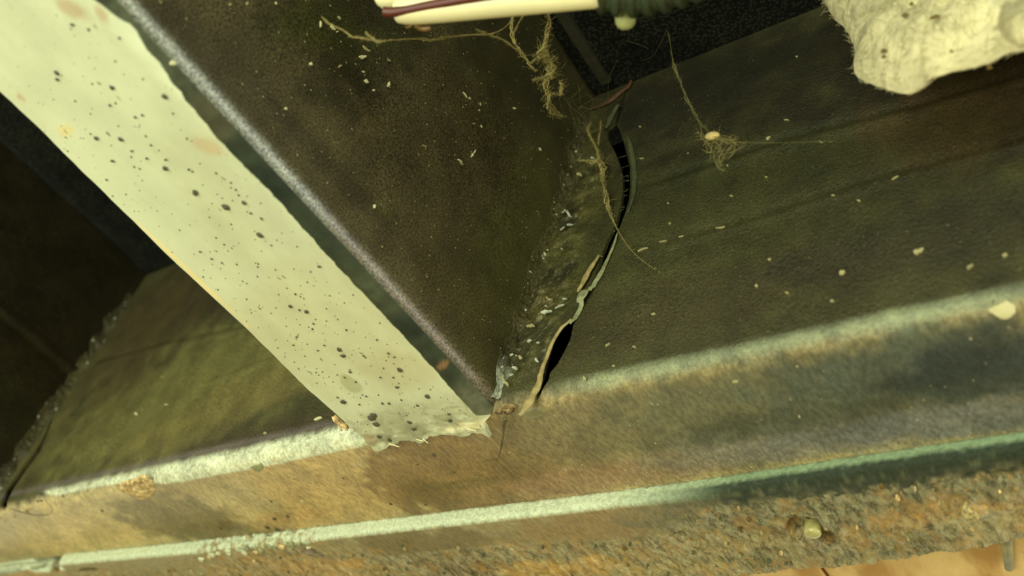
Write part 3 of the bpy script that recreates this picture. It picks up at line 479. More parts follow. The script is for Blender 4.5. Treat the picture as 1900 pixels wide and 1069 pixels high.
# scabs, rust spots, spatter and flakes on the rail
def dome(r, h, seed, n=9, rings=3, wob=0.25):
    rr = np.random.default_rng(seed); V = [(0, 0, -h)]; F = []
    for k in range(1, rings + 1):
        t = k / rings
        for j in range(n):
            a = 2 * math.pi * j / n; q = r * t * (1 + rr.uniform(-wob, wob) * t)
            V.append((q * math.cos(a), q * math.sin(a), -h * math.sqrt(max(0, 1 - t * t)) + (0.0003 if k == rings else 0)))
    for j in range(n): F.append([0, 1 + (j + 1) % n, 1 + j])
    for k in range(rings - 1):
        b = 1 + k * n
        for j in range(n): F.append([b + j, b + (j + 1) % n, b + n + (j + 1) % n, b + n + j])
    return V, F
def dome_mesh(name, seed, mat, wob=0.25, flat=0.5):
    me = bpy.data.meshes.new(name); V, F = dome(1.0, flat, seed, 10, 3, wob); V = [(x, y, min(z, 0.05)) for x, y, z in V]
    me.from_pydata(V, [], F); me.materials.append(mat); me.polygons.foreach_set('use_smooth', [True] * len(F)); return me
SP = [dome_mesh('spatter', s, M_SPAT) for s in range(4)]; OR = [dome_mesh('rust_spot', s + 9, M_ORANGE, 0.5, 0.16) for s in range(4)]; PF = [dome_mesh('paint_flake', s + 20, M_CHIP, 0.45, 0.25) for s in range(4)]
def put(me, name, loc, r, rot, parent, sx=1.0):
    o = bpy.data.objects.new(name, me); COL.objects.link(o); o.parent = parent; o.location = Vector(loc) - parent.location; o.rotation_euler = rot; o.scale = (r * sx, r, r); return o
for i, (x, y, r) in enumerate(SPATF): put(SP[i % 4], 'spatter', (x / 1000, max(y, 2) / 1000, 0.0002 if y > 6 else 0.0018), r / 1000, (0, 0, i), rail)
for i, (x, y, r) in enumerate(ORANGE):
    if y > 0 and x > 0 and y < 62: put((PF if r > 4 else OR)[i % 4], 'rust_spot' if r < 4 else 'tan_blister', (x / 1000, y / 1000, 0.0006 if y > 9 else 0.0012), r / 1000, (0, 0, i * 2.1), rail, 0.8)
for i, (x, y, r) in enumerate(PALEF): put(PF[i % 4], 'paint_flake', (x / 1000, y / 1000, 0.0004), r / 1000, (0, 0, 1.2 + i * 0.3), rail, 0.55)
def slab(name, outline, z, mat, parent, thick=0.0008, rough=0.0004, seed=0, n_ring=8, depth=1):
    """irregular flat patch hanging below z; outline mm in x, y"""
    P = chaikin(outline, 2, True); c = P.mean(0); V = []; m = len(P)
    for k in range(n_ring + 1):
        t = 1 - k / n_ring
        for q in P:
            p = c + (q - c) * t; d = thick * (1 - t ** 4) + rough * (fbm(p[0] / 1.3 + seed, p[1] / 3.0, 3) * (1 if k else 0))
            V.append((p[0] / 1000, p[1] / 1000, z - d + (0.0006 if k == 0 else 0)))
    F = [[k * m + j, k * m + (j + 1) % m, (k + 1) * m + (j + 1) % m, (k + 1) * m + j] for k in range(n_ring) for j in range(m)]
    return mesh(name, V, F, mat, parent)
setp(slab('rust_scab', SCAB, 0.0002, M_SCAB, rail, 0.0012, 0.0012, 3, 14), 'rough cream and orange patch of lifted rust')
slab('rust_scab', [(q[0] * 0.35 - 145, q[1] * 0.3 + 6.2) for q in [(a + 237, b) for a, b in SCAB]], 0.0, M_TEARPALE, rail, 0.0004, 0.0002, 5, 5)
M_GLINT = plain('silvery_weld_scale', (190, 198, 172), 0.3, 0.7, 900, 0.3)
def chips(lst, ax, parent, name='paint_chip', pale=M_CHIP, off=0.0, fixed=0.0):
    out = []
    for i, (a, b, da, db, wd) in enumerate(lst):
        L = math.hypot(da, db) or 1; ux, uy = da / L, db / L; nx, ny = -uy, ux; L = min(L, 9.0); h = wd / 2; n = 7; rr = random.Random(i * 7 + ax)
        top, bot = [], []
        for k in range(n):
            t = k / (n - 1); ww = h * (0.25 + math.sin(math.pi * min(1, t * 0.9 + 0.08)) * rr.uniform(0.35, 1.3)); bend = 0.12 * L * math.sin(t * 3 + i)
            top.append((a + ux * L * t + nx * (ww + bend), b + uy * L * t + ny * (ww + bend))); bot.append((a + ux * L * t + nx * (-ww + bend), b + uy * L * t + ny * (-ww + bend)))
        V = []
        for lvl in (0.15, -0.45):
            for q in top + bot:
                if ax == 0: V.append(((fixed * 1000 + 0.3 - lvl) / 1000 if 0 else fixed + (0.0003 - lvl / 1000), q[0] / 1000, q[1] / 1000))
                else:
                    V.append((q[0] / 1000, yw(q[0] / 1000, max(q[1], 9) / 1000) + (lvl - 0.3) / 1000 if 0 else yw(q[0] / 1000, max(q[1], 9) / 1000) - 0.0002 + off + lvl / 1000, q[1] / 1000))
        F = []
        for o in (0, 2 * n):
            F += [[o + k, o + k + 1, o + n + k + 1, o + n + k] for k in range(n - 1)]
        ring = list(range(n)) + [n + k for k in range(n - 1, -1, -1)]
        F += [[ring[k], ring[(k + 1) % (2 * n)], ring[(k + 1) % (2 * n)] + 2 * n, ring[k] + 2 * n] for k in range(2 * n)]
        out.append(mesh(name, V, F, pale if i % 3 else M_CHIPD, parent, False))
    return out
chips([c for c in CHIPW], 1, rail, 'paint_chip', M_CHIPD); chips([c for c in CHIPWL if c[0] > -372], 1, rail, 'paint_chip')
slab('rust_scab', [(x * 1.0, y * 1.0) for x, y in OVAL], -0.0002, M_WING, rail, 0.0005, 0.0001, 9, 6)

V, F = [], []; n, k = 18, 9
for i in range(k):
    ph = math.pi / 2 * i / (k - 1)
    for j in range(n):
        a = 6.283 * j / n; q = (1 + 0.45 * vnoise(j * 0.9, i * 0.7, 3.0)) * math.cos(ph); V.append(((3.2 + (3.2 + 1.6 * math.cos(2 * a)) * q * math.cos(a)) / 1000, (3.6 + 2.6 * q * math.sin(a)) / 1000, (1.2 - (2.0 + 1.2 * float(vnoise(j * .8, i * 1.1, 7.0))) * math.sin(ph)) / 1000))
F = [[i * n + j, i * n + (j + 1) % n, (i + 1) * n + (j + 1) % n, (i + 1) * n + j] for i in range(k - 1) for j in range(n)]
setp(mesh('rust_knot', V, F, plain('brown_rust_knot', (134, 114, 74), 0.7, 0.3, 450, 0.5, 0.8, 0.0008), rail), 'lumpy brown rust knot at the foot of the split')

# ------------------------------------------------------------ crossmembers
edge = curve([(y, x) for x, y in EDGE_DARK] + [(-600, -6), (-215, -6)]); leftx = curve([(y, x) for x, y in [(-67.1, -500), (-67.1, -189.8), (-67.4, -172.8), (-68.9, -142.2), (-70.4, -105.8), (-70.2, -64.9), (-71.8, -34.2), (-70.8, -4.8)]])
rag = curve([(x, y) for x, y in RAG] + [(-9, 6.5), (-3, 5)])
def crossmember(x0, label, main):
    cm = empty('crossmember', (x0, -0.2, 0), label, 'crossmember')
    nf, na, nw = 74, 12, 150; r = RC * 1000; zb = -1.0
    ny = 330; tt = np.linspace(0, 1, ny); tt = 1 - (1 - tt) ** 1.6 if 0 else tt
    def ycol(yend): return -420 + (yend + 420)[None, :] * (1 - (1 - tt) ** 1.5)[:, None]
    # flange and lower half of the bend
    u = np.linspace(0, 1, nf); xl = -70.8; xf = xl + (0 - r - xl) * u
    ye = rag(np.maximum(xf, -74)) + (0.5 * fbm(xf / 1.5, xf * 0, 3))
    Y = ycol(ye if main else np.full(nf, 4.0)); X = leftx(Y) + (-r - leftx(Y)) * u[None, :] ; X = X + 0.35 * fbm(Y / 9, Y * 0 + 3, 3) * (1 - u[None, :]) ** 3
    fade = np.clip((Y + 12) / 14, 0, 1); X = X * 1.0; X = X + (np.repeat(xf[None], ny, 0) - X) * fade * 0.5
    Z = zb + 0.3 * fbm(X / 35, Y / 35, 3) * np.clip((X + 70) / 10, 0, 1) - 0.9 * np.clip((Y + 4) / 10, 0, 1) * np.clip(fbm(X / 4, Y / 4, 3) + 0.4, 0, 1)
    a = np.linspace(0, math.pi / 2, na)[1:7]; ya = np.full(6, 3.0) + np.array([3, 2.5, 2, 1, 0.3, 0]); Ya = ycol(ya)
    Xa = np.repeat((-r + r * np.sin(a))[None], ny, 0); Za = np.repeat((zb + r * (1 - np.cos(a)))[None], ny, 0)
    X = np.hstack([X, Xa]); Y = np.hstack([Y, Ya]); Z = np.hstack([Z, Za])
    st = [(-40, -60, 60, 30, 0, (206, 206, 160), 0.6, 1.2), (-35, 2, 50, 14, 0, (190, 194, 156), 0.7, 0.9), (-30, -120, 14, 30, 10, (196, 202, 160), 0.5, 1.2), (-22, -30, 16, 12, 0, (196, 190, 142), 0.5, 1.0), (-50, -30, 4, 5, 0, (172, 176, 126), 0.7, 0.5),
          (-14, -142, 5, 3, 40, (212, 178, 128), 0.5, 0.8), (-15, -197, 5, 3, 60, (186, 156, 112), 0.6, 0.6), (-7.5, -191, 1.5, 3, 20, (186, 150, 106), 0.6, 0.6), (-62, -184, 1.5, 1, 0, (190, 140, 94), 0.6, 0.5), (-58, -168, 3, 2, 0, (226, 214, 150), 0.9, 0.5), (-68.5, -100, 1.5, 26, 0, (244, 226, 160), 0.8, 0.6),
          (-60, 5, 5, 4, 0, (120, 122, 92), 0.7, 0.6), (-42, 3, 6, 4, 0, (118, 118, 88), 0.5, 0.7), (-24, 1, 6, 3, 20, (130, 130, 96), 0.5, 0.7), (-14, 6.5, 14, 2.6, 0, (238, 236, 190), 0.9, 0.5), (-68, 3, 4, 4, 0, (150, 128, 88), 0.6, 0.6)]
    pale = tone_patches(X, Y, (216, 224, 186), st, 0.25)  # bright reflection put in as the pale base colour
    q1 = fbm(X / 7 + 1.5 * fbm(X / 5, Y / 5, 2), Y / 9 + 1.5 * fbm(X / 6 + 9, Y / 6, 2), 4); sw_ = np.clip(1 - np.abs(q1) / 0.05, 0, 1) * np.clip((Y + 16) / 10, 0, 1) * 0.55
    sm_ = np.clip(q1 * 3 - 0.3, 0, 0.6) * np.clip((Y + 16) / 10, 0, 1)
    for mk, cc_ in ((sw_, (110, 112, 80)), (sm_, (146, 150, 116))): pale = pale * (1 - mk[..., None]) + np.array(lin(*cc_)) * mk[..., None]
    Z = Z - 0.9 * q1 * np.clip((Y + 14) / 10, 0, 1)
    bend_dark = tone_patches(X, Y, (48, 58, 44), [(-5, -70, 5, 12, 0, (74, 80, 58), 0.7, 0.9), (-5, -120, 5, 8, 0, (30, 42, 36), 0.8, 0.9), (-4, -150, 5, 8, 0, (84, 82, 60), 0.6, 0.9), (-5, -48, 5, 6, 0, (30, 40, 34), 0.8, 0.9), (-4, -180, 12, 14, 0, (86, 92, 70), 0.8, 0.8), (-2, 0, 14, 16, 0, (104, 108, 84), 0.9, 1.0), (-5, -27, 2.0, 1.3, 0, (128, 98, 64), 0.85, 0.6)], 0.3)  # dark reflection and gloss patches of the bend put in as colour
    sd = (X - edge(Y)) / 1000 + 0.0
    tip = np.clip((Y - 1.5) / 4, 0, 1) * 0.008; sd = sd - tip
    if not main: sd = sd * 0 + 0.01
    o = mesh('flange', np.stack([X + x0 * 1000, Y, Z], -1).reshape(-1, 3) / 1000, grid_faces(ny, nf + 6, 0, True), M_PALE, cm, True, pale.reshape(-1, 3), {'Edge': sd.ravel()})
    ua = o.data.color_attributes.new('BendDark', 'FLOAT_COLOR', 'POINT'); c4 = np.ones((sd.size, 4)); c4[:, :3] = bend_dark.reshape(-1, 3); ua.data.foreach_set('color', c4.ravel())
    m = o.modifiers.new('s', 'SOLIDIFY'); m.thickness = 0.0026; m.offset = -1; m = o.modifiers.new('e', 'EDGE_SPLIT'); m.split_angle = 0.9
    # upper half of the bend and the web
    a = np.linspace(0, math.pi / 2, na)[6:]; xs_ = np.concatenate([-r + r * np.sin(a), np.zeros(nw)]); zs_ = np.concatenate([zb + r * (1 - np.cos(a)), zb + r + (H * 1000 + 2 - zb - r) * (np.linspace(0, 1, nw + 1)[1:])])
    nn = len(xs_); Y = -420 + 421.5 * (1 - (1 - tt) ** 1.2)[:, None] + np.zeros((1, nn)); Z = np.repeat(zs_[None], ny, 0); X = np.repeat(xs_[None], ny, 0)
    X = X + 0.7 * fbm(Y / 50, Z / 50, 3) * np.clip((Z - 12) / 20, 0, 1) * np.clip(-Y / 25, 0, 1)
    if not main:
        zc = curve(CREASE_C); e = (Z - zc(Y)) / 4; X = X + 1.4 * e * np.exp(-e * e)
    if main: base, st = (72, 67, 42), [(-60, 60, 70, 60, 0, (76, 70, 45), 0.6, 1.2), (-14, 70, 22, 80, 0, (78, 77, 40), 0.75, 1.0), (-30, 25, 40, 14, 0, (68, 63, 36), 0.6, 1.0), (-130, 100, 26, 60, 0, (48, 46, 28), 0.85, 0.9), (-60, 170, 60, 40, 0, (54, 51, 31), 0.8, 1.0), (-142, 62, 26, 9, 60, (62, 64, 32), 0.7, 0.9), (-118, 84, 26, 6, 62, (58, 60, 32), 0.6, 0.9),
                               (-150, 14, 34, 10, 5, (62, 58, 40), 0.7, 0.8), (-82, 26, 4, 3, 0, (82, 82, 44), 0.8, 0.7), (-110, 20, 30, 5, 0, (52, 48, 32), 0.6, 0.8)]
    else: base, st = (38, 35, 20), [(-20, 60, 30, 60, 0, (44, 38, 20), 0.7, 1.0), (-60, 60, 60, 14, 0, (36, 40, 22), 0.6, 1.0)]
    c = tone_patches(Y, Z, base, st, 0.3)
    e = fbm(Y / 12, Z / 3, 3); gloss_mask = np.exp(-((Z - 4.2) / (1.7 + 0.5 * e)) ** 2)[..., None] * 0.66
    glossy = tone_patches(Y, Z, (112, 112, 96), [(-30, 5, 60, 20, 0, (122, 106, 82), 0.85, 1.0), (-170, 5, 70, 20, 0, (166, 174, 158), 0.8, 1.0)], 0.2)  # highlight along the bend painted in as a pale band
    bend_dark_mask = np.clip((3.4 - Z) / 1.6, 0, 1)[..., None]; c = c * (1 - bend_dark_mask) + np.array(lin(58, 66, 50)) * bend_dark_mask
    c = c * (1 - gloss_mask) + glossy * gloss_mask
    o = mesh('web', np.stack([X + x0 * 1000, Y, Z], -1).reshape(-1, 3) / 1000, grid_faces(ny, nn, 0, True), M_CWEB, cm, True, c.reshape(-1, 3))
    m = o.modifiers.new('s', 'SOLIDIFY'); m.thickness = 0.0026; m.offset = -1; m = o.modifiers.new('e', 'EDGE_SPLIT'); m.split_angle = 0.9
    # weld: a lumpy crust down the corner
    nz, nu = 210, 22; zz = np.linspace(3.5, H * 1000 - 20, nz)[:, None]; uu = np.linspace(0, 1, nu)[None, :]
    amp = 2.4 + 1.2 * vnoise(zz / 9, zz * 0 + 5) + (0.6 if main else 0.8); amp = amp * np.clip(zz / 14, 0.35, 1)
    ax_ = (1 - uu) ** 2; by_ = uu ** 2; mm_ = 2 * uu * (1 - uu)
    X = 0.0 + amp * (by_ * 1.6 + mm_ * 0.28); Y = -amp * (ax_ * 2.0 + mm_ * 0.28) + 0.2
    n_ = fbm(uu * 4 + zz / 4, zz / 2.4, 4); edgef = np.sin(math.pi * uu) ** 0.5
    n_ = n_ + 0.5 * fbm(uu * 9, zz / 1.1, 2); X = X + (0.8 * n_ * edgef) - (uu == 0) * 1.2; Y = Y - (0.8 * n_ * edgef) + (uu == 1) * 1.4
    Z = zz + 0 * uu + 0.8 * n_
    c = tone_patches(X * 3, Z, (66, 63, 36), [(5, 105, 40, 30, 0, (80, 77, 41), 0.7, 1.0), (5, 6, 40, 10, 0, (184, 192, 168), 0.7, 0.9), (5, 50, 40, 12, 0, (72, 68, 36), 0.7, 1.0)], 0.4)
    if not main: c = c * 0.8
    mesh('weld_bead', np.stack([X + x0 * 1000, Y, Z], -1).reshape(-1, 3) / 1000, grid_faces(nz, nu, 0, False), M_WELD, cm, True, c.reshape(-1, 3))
    return cm
cm = crossmember(0.0, 'crossmember with a painted-in pale reflection and dark spatter, welded at its ragged end to the rail', True)
cm2 = crossmember(-S2, 'dark second crossmember, beyond the free edge of the pale one', False)
for i, (x, y, r) in enumerate(SPAT): put(SP[i % 4], 'spatter', (x / 1000, y / 1000, -0.00125), 0.82 * r / 1000, (0, 0, i * 1.3), cm, 0.85)
me_g = Geo()
for i in range(420):
    y = random.uniform(-200, -2); x = random.uniform(-68, -12)
    if random.random() > 0.35 + 0.65 * (1 - abs(y) / 200): continue
    r = random.choice([0.12, 0.16, 0.2, 0.3]) / 1000; V, F = dome(r, r * 0.5, i, 6, 2); me_g.add([(a + x / 1000, b * 1.6 + y / 1000, c - 0.0012) for a, b, c in V], F)
o = me_g.make('fine_spatter', M_SPAT, cm); o['kind'] = 'stuff'
chips(CHIPC, 0, cm, 'paint_chip', M_CHIP); 
chips([(max(a, 1.5), b, c, d, e) for a, b, c, d, e in CHIPCB if b > 9], 1, cm, 'weld_scale', M_GLINT, off=-0.0016)
g = Geo()
for i in range(480):
    y = random.uniform(-185, -3); z = random.uniform(12, 190); r = random.choice([0.1, 0.13, 0.2]) / 1000
    V, F = dome(r, r * 0.4, i, 5, 1); g.add([(0.0006 - c, b * 2 + y / 1000, a + z / 1000) for a, b, c in V], [f[::-1] for f in F])
o = g.make('dust_grain', M_CHIPD, cm); o['kind'] = 'stuff'
# splinters of peeled paint along the ragged end and the free edge
g = Geo()
for (x, y, L, an) in [(-58, 9, 5, 0.35), (-43, 9.5, 3.5, 0.2), (-40, 10, 2.5, 0.8), (-16, 9, 4, 0.3)]:
    V = []; n = 6
    for k in range(n):
        t = k / (n - 1); ww = 0.8 * (1 - t) ** 0.8 * (0.7 + 0.5 * vnoise(k * 2.3, x)) + 0.05
        V += [((x + L * t * math.cos(an) - ww * math.sin(an)) / 1000, (y - 3.2 + L * t * math.sin(an) + ww * math.cos(an)) / 1000, -0.0030 - 0.0009 * t), ((x + L * t * math.cos(an) + ww * math.sin(an)) / 1000, (y - 3.2 + L * t * math.sin(an) - ww * math.cos(an)) / 1000, -0.0032 - 0.0009 * t)]
    g.add(V, [[2 * k, 2 * k + 1, 2 * k + 3, 2 * k + 2] for k in range(n - 1)])
o = g.make('peeled_paint', M_CHIP, cm); m = o.modifiers.new('s', 'SOLIDIFY'); m.thickness = 0.0003

# ------------------------------------------------------------ rusty lower plate
plate = empty('rusted_plate', (0, 0.06, -0.007), 'thick rust-pitted plate lying under the edge of the frame rail, pale along its step', 'steel plate')
pend = curve([(x, y) for x, y in PLATE_END] + [(-640, 88), (300, 96)])
def make_plate():
    T = 7.0; xs = np.concatenate([np.linspace(-600, -440, 40), np.linspace(-439, 230, 1000), np.linspace(232, 420, 40)])
    y0 = plate_y(xs); nr = 110
    q = [(0, 0.6), (0, -0.2), (0, -0.7), (0, -1.3), (0, -2.0), (0, -2.8), (0, -3.6), (0, -4.4), (0.15, -5.3), (0.7, -6.2), (1.6, -6.8), (2.8, -7.0)]
    # chipped stretches of the step
    def chip(x): return np.clip(1 - np.abs(x + 389) / 17, 0, 1) > 0.0
    X, Y, Z, P = [], [], [], []
    lump = fbm(xs / 5, xs * 0 + 2, 4)
    broken = np.clip(1 - np.abs(xs + 199) / 50, 0, 1) ** 0.4
    for dy, dz in q:
        soft = np.clip((xs - 20) / 90, 0, 1)     # the step rounds off to the east
        yy = y0 + dy * (1 + 1.6 * soft) + broken * (2.4 * fbm(xs / 3.2, xs * 0 + dz * .6, 4)) * (dz < 0)
        zz = dz + broken * 1.4 * fbm(xs / 2.4, xs * 0 + dz * 2, 3) * (dz < 0) + 0.12 * fbm(xs / 4, xs * 0 + dz, 2)
        gap = chip(xs); yy = np.where(gap & (dz < 0), yy + 5.5 + 2 * lump, yy); 
        X.append(xs); Y.append(yy); Z.append(zz)
    yb = Y[-1]; ye = pend(xs) + 1.6 * fbm(xs / 5, xs * 0 + 7, 5)
    t = np.linspace(0, 1, nr)[1:]
    for k in t:
        yy = yb + (ye - yb) * k; X.append(xs); Y.append(yy); Z.append(np.full_like(xs, -T))
    X, Y, Z = map(np.array, (X, Y, Z)); n0 = len(q)
    rel = (Y - y0[None]) / 56
    rust = np.clip(0.15 + rel * 1.5, 0, 1) + 0.5 * np.clip((X - 20) / 80, 0, 1) + 0.55 * np.clip(1 - np.abs(X + 190) / 60, 0, 1)
    rust = rust * np.clip((rel - 0.02) * 14, 0, 1) - 0.55 * np.clip(1 - np.abs(X - 5) / 50, 0, 1) * (rel < 0.42) - 0.5 * np.clip(1 - np.abs(X + 75) / 50, 0, 1) * (rel < 0.35) - 0.4 * np.clip(1 - np.abs(X + 290) / 50, 0, 1) * (rel < 0.25)
    rust = np.clip(rust, 0, 1.2)
    bump = 0.9 * fbm(X / 7, Y / 12, 5) + 0.9 * fbm(X / 1.7, Y / 4.0, 3, 4.0)
    msk = np.clip((Y - yb[None] - 0.5) / 4, 0, 1)
    Z = Z - bump * msk * (0.15 + 0.85 * np.clip(rust, 0, 1))
    # lifted flake east end
    fl = np.exp(-((X - 170) / 16) ** 2 - ((Y - y0[None] - 16) / 3.2) ** 2); Z = Z - 1.6 * fl
    # craters
    def crater(cx, cy, rx, ry, dep, ang=0):
        a = math.radians(ang); dx, dy = X - cx, Y - cy; u = (dx * math.cos(a) + dy * math.sin(a)) / rx; v = (-dx * math.sin(a) + dy * math.cos(a)) / ry
        d = np.sqrt(u * u + v * v) + 0.25 * fbm(X / 3, Y / 3, 3); return dep * np.clip((1.05 - d) / 0.3, 0, 1)
    cr = np.maximum.reduce([crater(CAVA[0] + .5, CAVA[1] - .5, 4.2, 7.5, 3.4, 10), crater(CAVB[0] + 0.5, CAVB[1] - 0.5, 4.5, 6.5, 3.2, -10), crater(SCREW[0], SCREW[1] - 1.5, 5.4, 8.0, 3.4), crater(HOLE2[0], HOLE2[1], 1.6, 2.2, 2.5), crater(HOLE3[0], HOLE3[1], 1.3, 2.6, 2.5), crater(KNOT[0], KNOT[1], 3.5, 2.5, 2.0), crater(-385, 58, 6, 5, 3), crater(-352, 61, 10, 3, 2.5)])
    rim = crater(SCREW[0], SCREW[1], 13, 15, 1.0) ; Z = Z + cr - 1.0 * np.clip(rim - cr, 0, 1) * 0.8
    bm = np.exp(-((X - BUMP[0]) / 3.4) ** 2 - ((Y - BUMP[1]) / 5) ** 2); Z = Z - 2.4 * bm
    base = tone_patches(X, Y, (160, 150, 106), [(-430, 80, 70, 30, 0, (214, 176, 108), 0.8, 0.7), (-300, 80, 50, 16, 0, (160, 150, 104), 0.9, 0.8), (-200, 84, 50, 20, 0, (190, 156, 90), 0.7, 0.8), (-150, 84, 20, 14, 0, (170, 150, 90), 0.6, 0.8),
        (-90, 76, 46, 14, 0, (122, 108, 66), 0.85, 0.9), (-78, 98, 26, 8, 0, (92, 62, 30), 0.8, 0.6), (-50, 104, 22, 9, 5, (230, 184, 80), 0.95, 0.7), (-15, 104, 16, 8, 0, (226, 180, 88), 0.85, 0.8), (-170, 84, 30, 10, 10, (226, 176, 92), 0.8, 0.8), (20, 112, 30, 6, 0, (206, 184, 110), 0.7, 0.8), (0, 74, 42, 12, 0, (152, 128, 80), 0.8, 0.9), (50, 74, 28, 10, 0, (118, 116, 86), 0.9, 0.9),
        (110, 80, 60, 13, 0, (104, 108, 80), 0.9, 0.9), (70, 98, 30, 8, 0, (176, 142, 66), 0.5, 0.9), (90, 110, 40, 8, 0, (126, 124, 88), 0.8, 0.9), (150, 96, 34, 14, 0, (214, 168, 92), 0.75, 0.9), (146, 100, 10, 8, 0, (206, 206, 154), 0.7, 0.9), (165, 76, 40, 7, 0, (92, 98, 74), 0.8, 0.9), (126, 104, 14, 5, 0, (80, 84, 58), 0.7, 0.8)], 0.4)
    sn = n0; c = base.copy(); i = np.arange(X.shape[0])[:, None] + 0 * X
    e = fbm(X / 2.5, Z / 2.5 + Y / 2.5, 4)
    pale = np.array(lin(206, 218, 182)); palee = np.array(lin(136, 160, 122)); dark = np.array(lin(46, 58, 40)); tan = np.array(lin(150, 124, 74))
    east = np.clip((X - 10) / 60, 0, 1)[..., None]; pc = pale * (1 - east) + palee * east
    D = np.vstack([np.repeat((-np.array([b for a, b in q]) + np.array([a for a, b in q]) * 0.6)[:, None], X.shape[1], 1), 9 + (Y - yb[None])[n0:]])
    e1 = fbm(X / 1.6, D / 1.6, 3); ex = east[..., 0]
    m = (np.clip((8.4 - D + 0.6 * e + 9 * broken[None] * np.clip(e1 + 0.1, -.4, .5)) / 1.0, 0, 1) * np.clip(1.15 + 0.5 * e - 3.0 * broken[None] * np.clip(e * 2 + 0.1, 0, 1), 0, 1))[..., None]
    dk = (np.clip((D - 2.6 + 0.9 * e1) / 1.8, 0, 1) * np.clip((15 + 5 * e - D) / 7, 0, 1) * ex * np.clip((X - 15) / 50, 0, 1))[..., None]
    c = c * (1 - m) + pc * m; c = c * (1 - dk) + dark * dk
    rust = rust * (1 - dk[..., 0]) ; rust = np.where(np.arange(X.shape[0])[:, None] < n0, 0, rust)
    hz = (np.clip((0.8 + 0.8 * e1 - D) / 0.7, 0, 1))[..., None] * 0.65; c = c * (1 - hz) + np.array(lin(84, 70, 38)) * hz
    kn = np.clip(cr / 3, 0, 1)[..., None] * 0.75; c = c * (1 - kn) + np.array(lin(92, 74, 34)) * kn
    mesh('plate', (np.stack([X, Y, Z], -1).reshape(-1, 3)) / 1000, grid_faces(X.shape[0], X.shape[1], 0, True), M_RUST, plate, True, c.reshape(-1, 3), {'Rust': np.where(i < sn, 0, rust).ravel()})
make_plate()
# screw end in its pit, and a buried one beside the east end
g = Geo(); sx, sy = SCREW[0] / 1000, SCREW[1] / 1000
V = []; n = 20; prof = [(3.2, -3.5), (3.2, -7.8), (3.0, -8.5), (2.3, -9.0), (1.2, -9.25), (0.01, -9.3)]
for r, z in prof: V += [(sx + r / 1000 * math.cos(2 * math.pi * j / n), sy + r / 1000 * math.sin(2 * math.pi * j / n), z / 1000) for j in range(n)]
g.add(V, [[k * n + j, k * n + (j + 1) % n, (k + 1) * n + (j + 1) % n, (k + 1) * n + j][::-1] for k in range(len(prof) - 1) for j in range(n)])
setp(g.make('rivet', plain('worn_brass_rivet', (172, 168, 104), 0.28, 0.8, 400, 0.2), plate), 'worn yellowish rivet end in a dark pit')
g = Geo(); sx, sy = (BUMP[0] - 2) / 1000, BUMP[1] / 1000; V = []
for r, z in [(3.0, -6.5), (2.8, -8.8), (2.1, -9.9), (1.1, -10.3), (0.01, -10.4)]: V += [(sx + r / 1000 * math.cos(2 * math.pi * j / n) * (1 + .06 * math.sin(j * 2.3)), sy + r * 1.5 / 1000 * math.sin(2 * math.pi * j / n), z / 1000) for j in range(n)]
g.add(V, [[k * n + j, k * n + (j + 1) % n, (k + 1) * n + (j + 1) % n, (k + 1) * n + j][::-1] for k in range(4) for j in range(n)])
setp(g.make('rivet', plain('rust_crusted_rivet', (176, 160, 104), 0.6, 0.4, 500, 0.6, 1.0, 0.001), plate), 'crusted rivet head swollen with pale rust')
# rust flakes standing off the plate
for i in range(110):
    x = random.uniform(-420, 190); y0_ = float(plate_y(x)); y = random.uniform(y0_ + 8, float(pend(x)) - 2); rel = (y - y0_) / 56
    if rel < 0.3 and -100 < x < 40: continue
    if abs(x - SCREW[0]) < 12: continue
    s = random.uniform(0.35, 0.9); a0 = random.uniform(0, 3); n = 7; ring = [(x + s * random.uniform(.5, 1) * math.cos(6.283 * j / n + a0), y + 1.7 * s * random.uniform(.5, 1) * math.sin(6.283 * j / n + a0)) for j in range(n)]
    tilt = random.uniform(-.3, .3); zc = -7.9
    V = [(px / 1000, py / 1000, (zc - 0.5 - tilt * (px - x)) / 1000) for px, py in ring] + [(px / 1000, py / 1000, (zc + 0.9) / 1000) for px, py in ring]
    F = [list(range(n))[::-1]] + [[j, (j + 1) % n, n + (j + 1) % n, n + j] for j in range(n)]
    mesh('rust_flake', V, F, random.choice([M_SCAB, M_DIRT, M_TEARPALE, M_TEARMID, M_CRUMB, M_TEARMID]), plate, False)
for i in range(16):
    x = -243 + i * 5.6 + random.uniform(-2, 2); yy = float(plate_y(x)) + random.uniform(1.5, 7); s = random.uniform(1.2, 2.8); n = 6; a0 = random.uniform(0, 6)
    ring = [(x + s * 1.3 * random.uniform(.5, 1) * math.cos(6.283 * j / n + a0), yy + s * random.uniform(.4, 1) * math.sin(6.283 * j / n + a0)) for j in range(n)]; tl = random.uniform(-.3, .3)
    V = [(px / 1000, py / 1000, (-7.6 - 0.6 * random.random() - tl * (px - x)) / 1000) for px, py in ring] + [(px / 1000, py / 1000, -0.0066) for px, py in ring]
    mesh('paint_flake', V, [list(range(n))[::-1]] + [[j, (j + 1) % n, n + (j + 1) % n, n + j] for j in range(n)], random.choice([M_CHIPW, M_CHIPW, M_TEARPALE, M_SCAB]), plate, False)
kx, ky = KNOT
V = [(kx - 5, ky - 1.5, -8.2), (kx - 1, ky - 2.5, -9.6), (kx + 2, ky - 1, -9.4), (kx + 9, ky + 6, -8.4), (kx + 2, ky + 3.5, -8.0), (kx - 1.5, ky + 3, -8.0)]; V = [(a / 1000, b / 1000, c / 1000) for a, b, c in V] + [(a / 1000, b / 1000, -0.0065) for a, b, c in V]
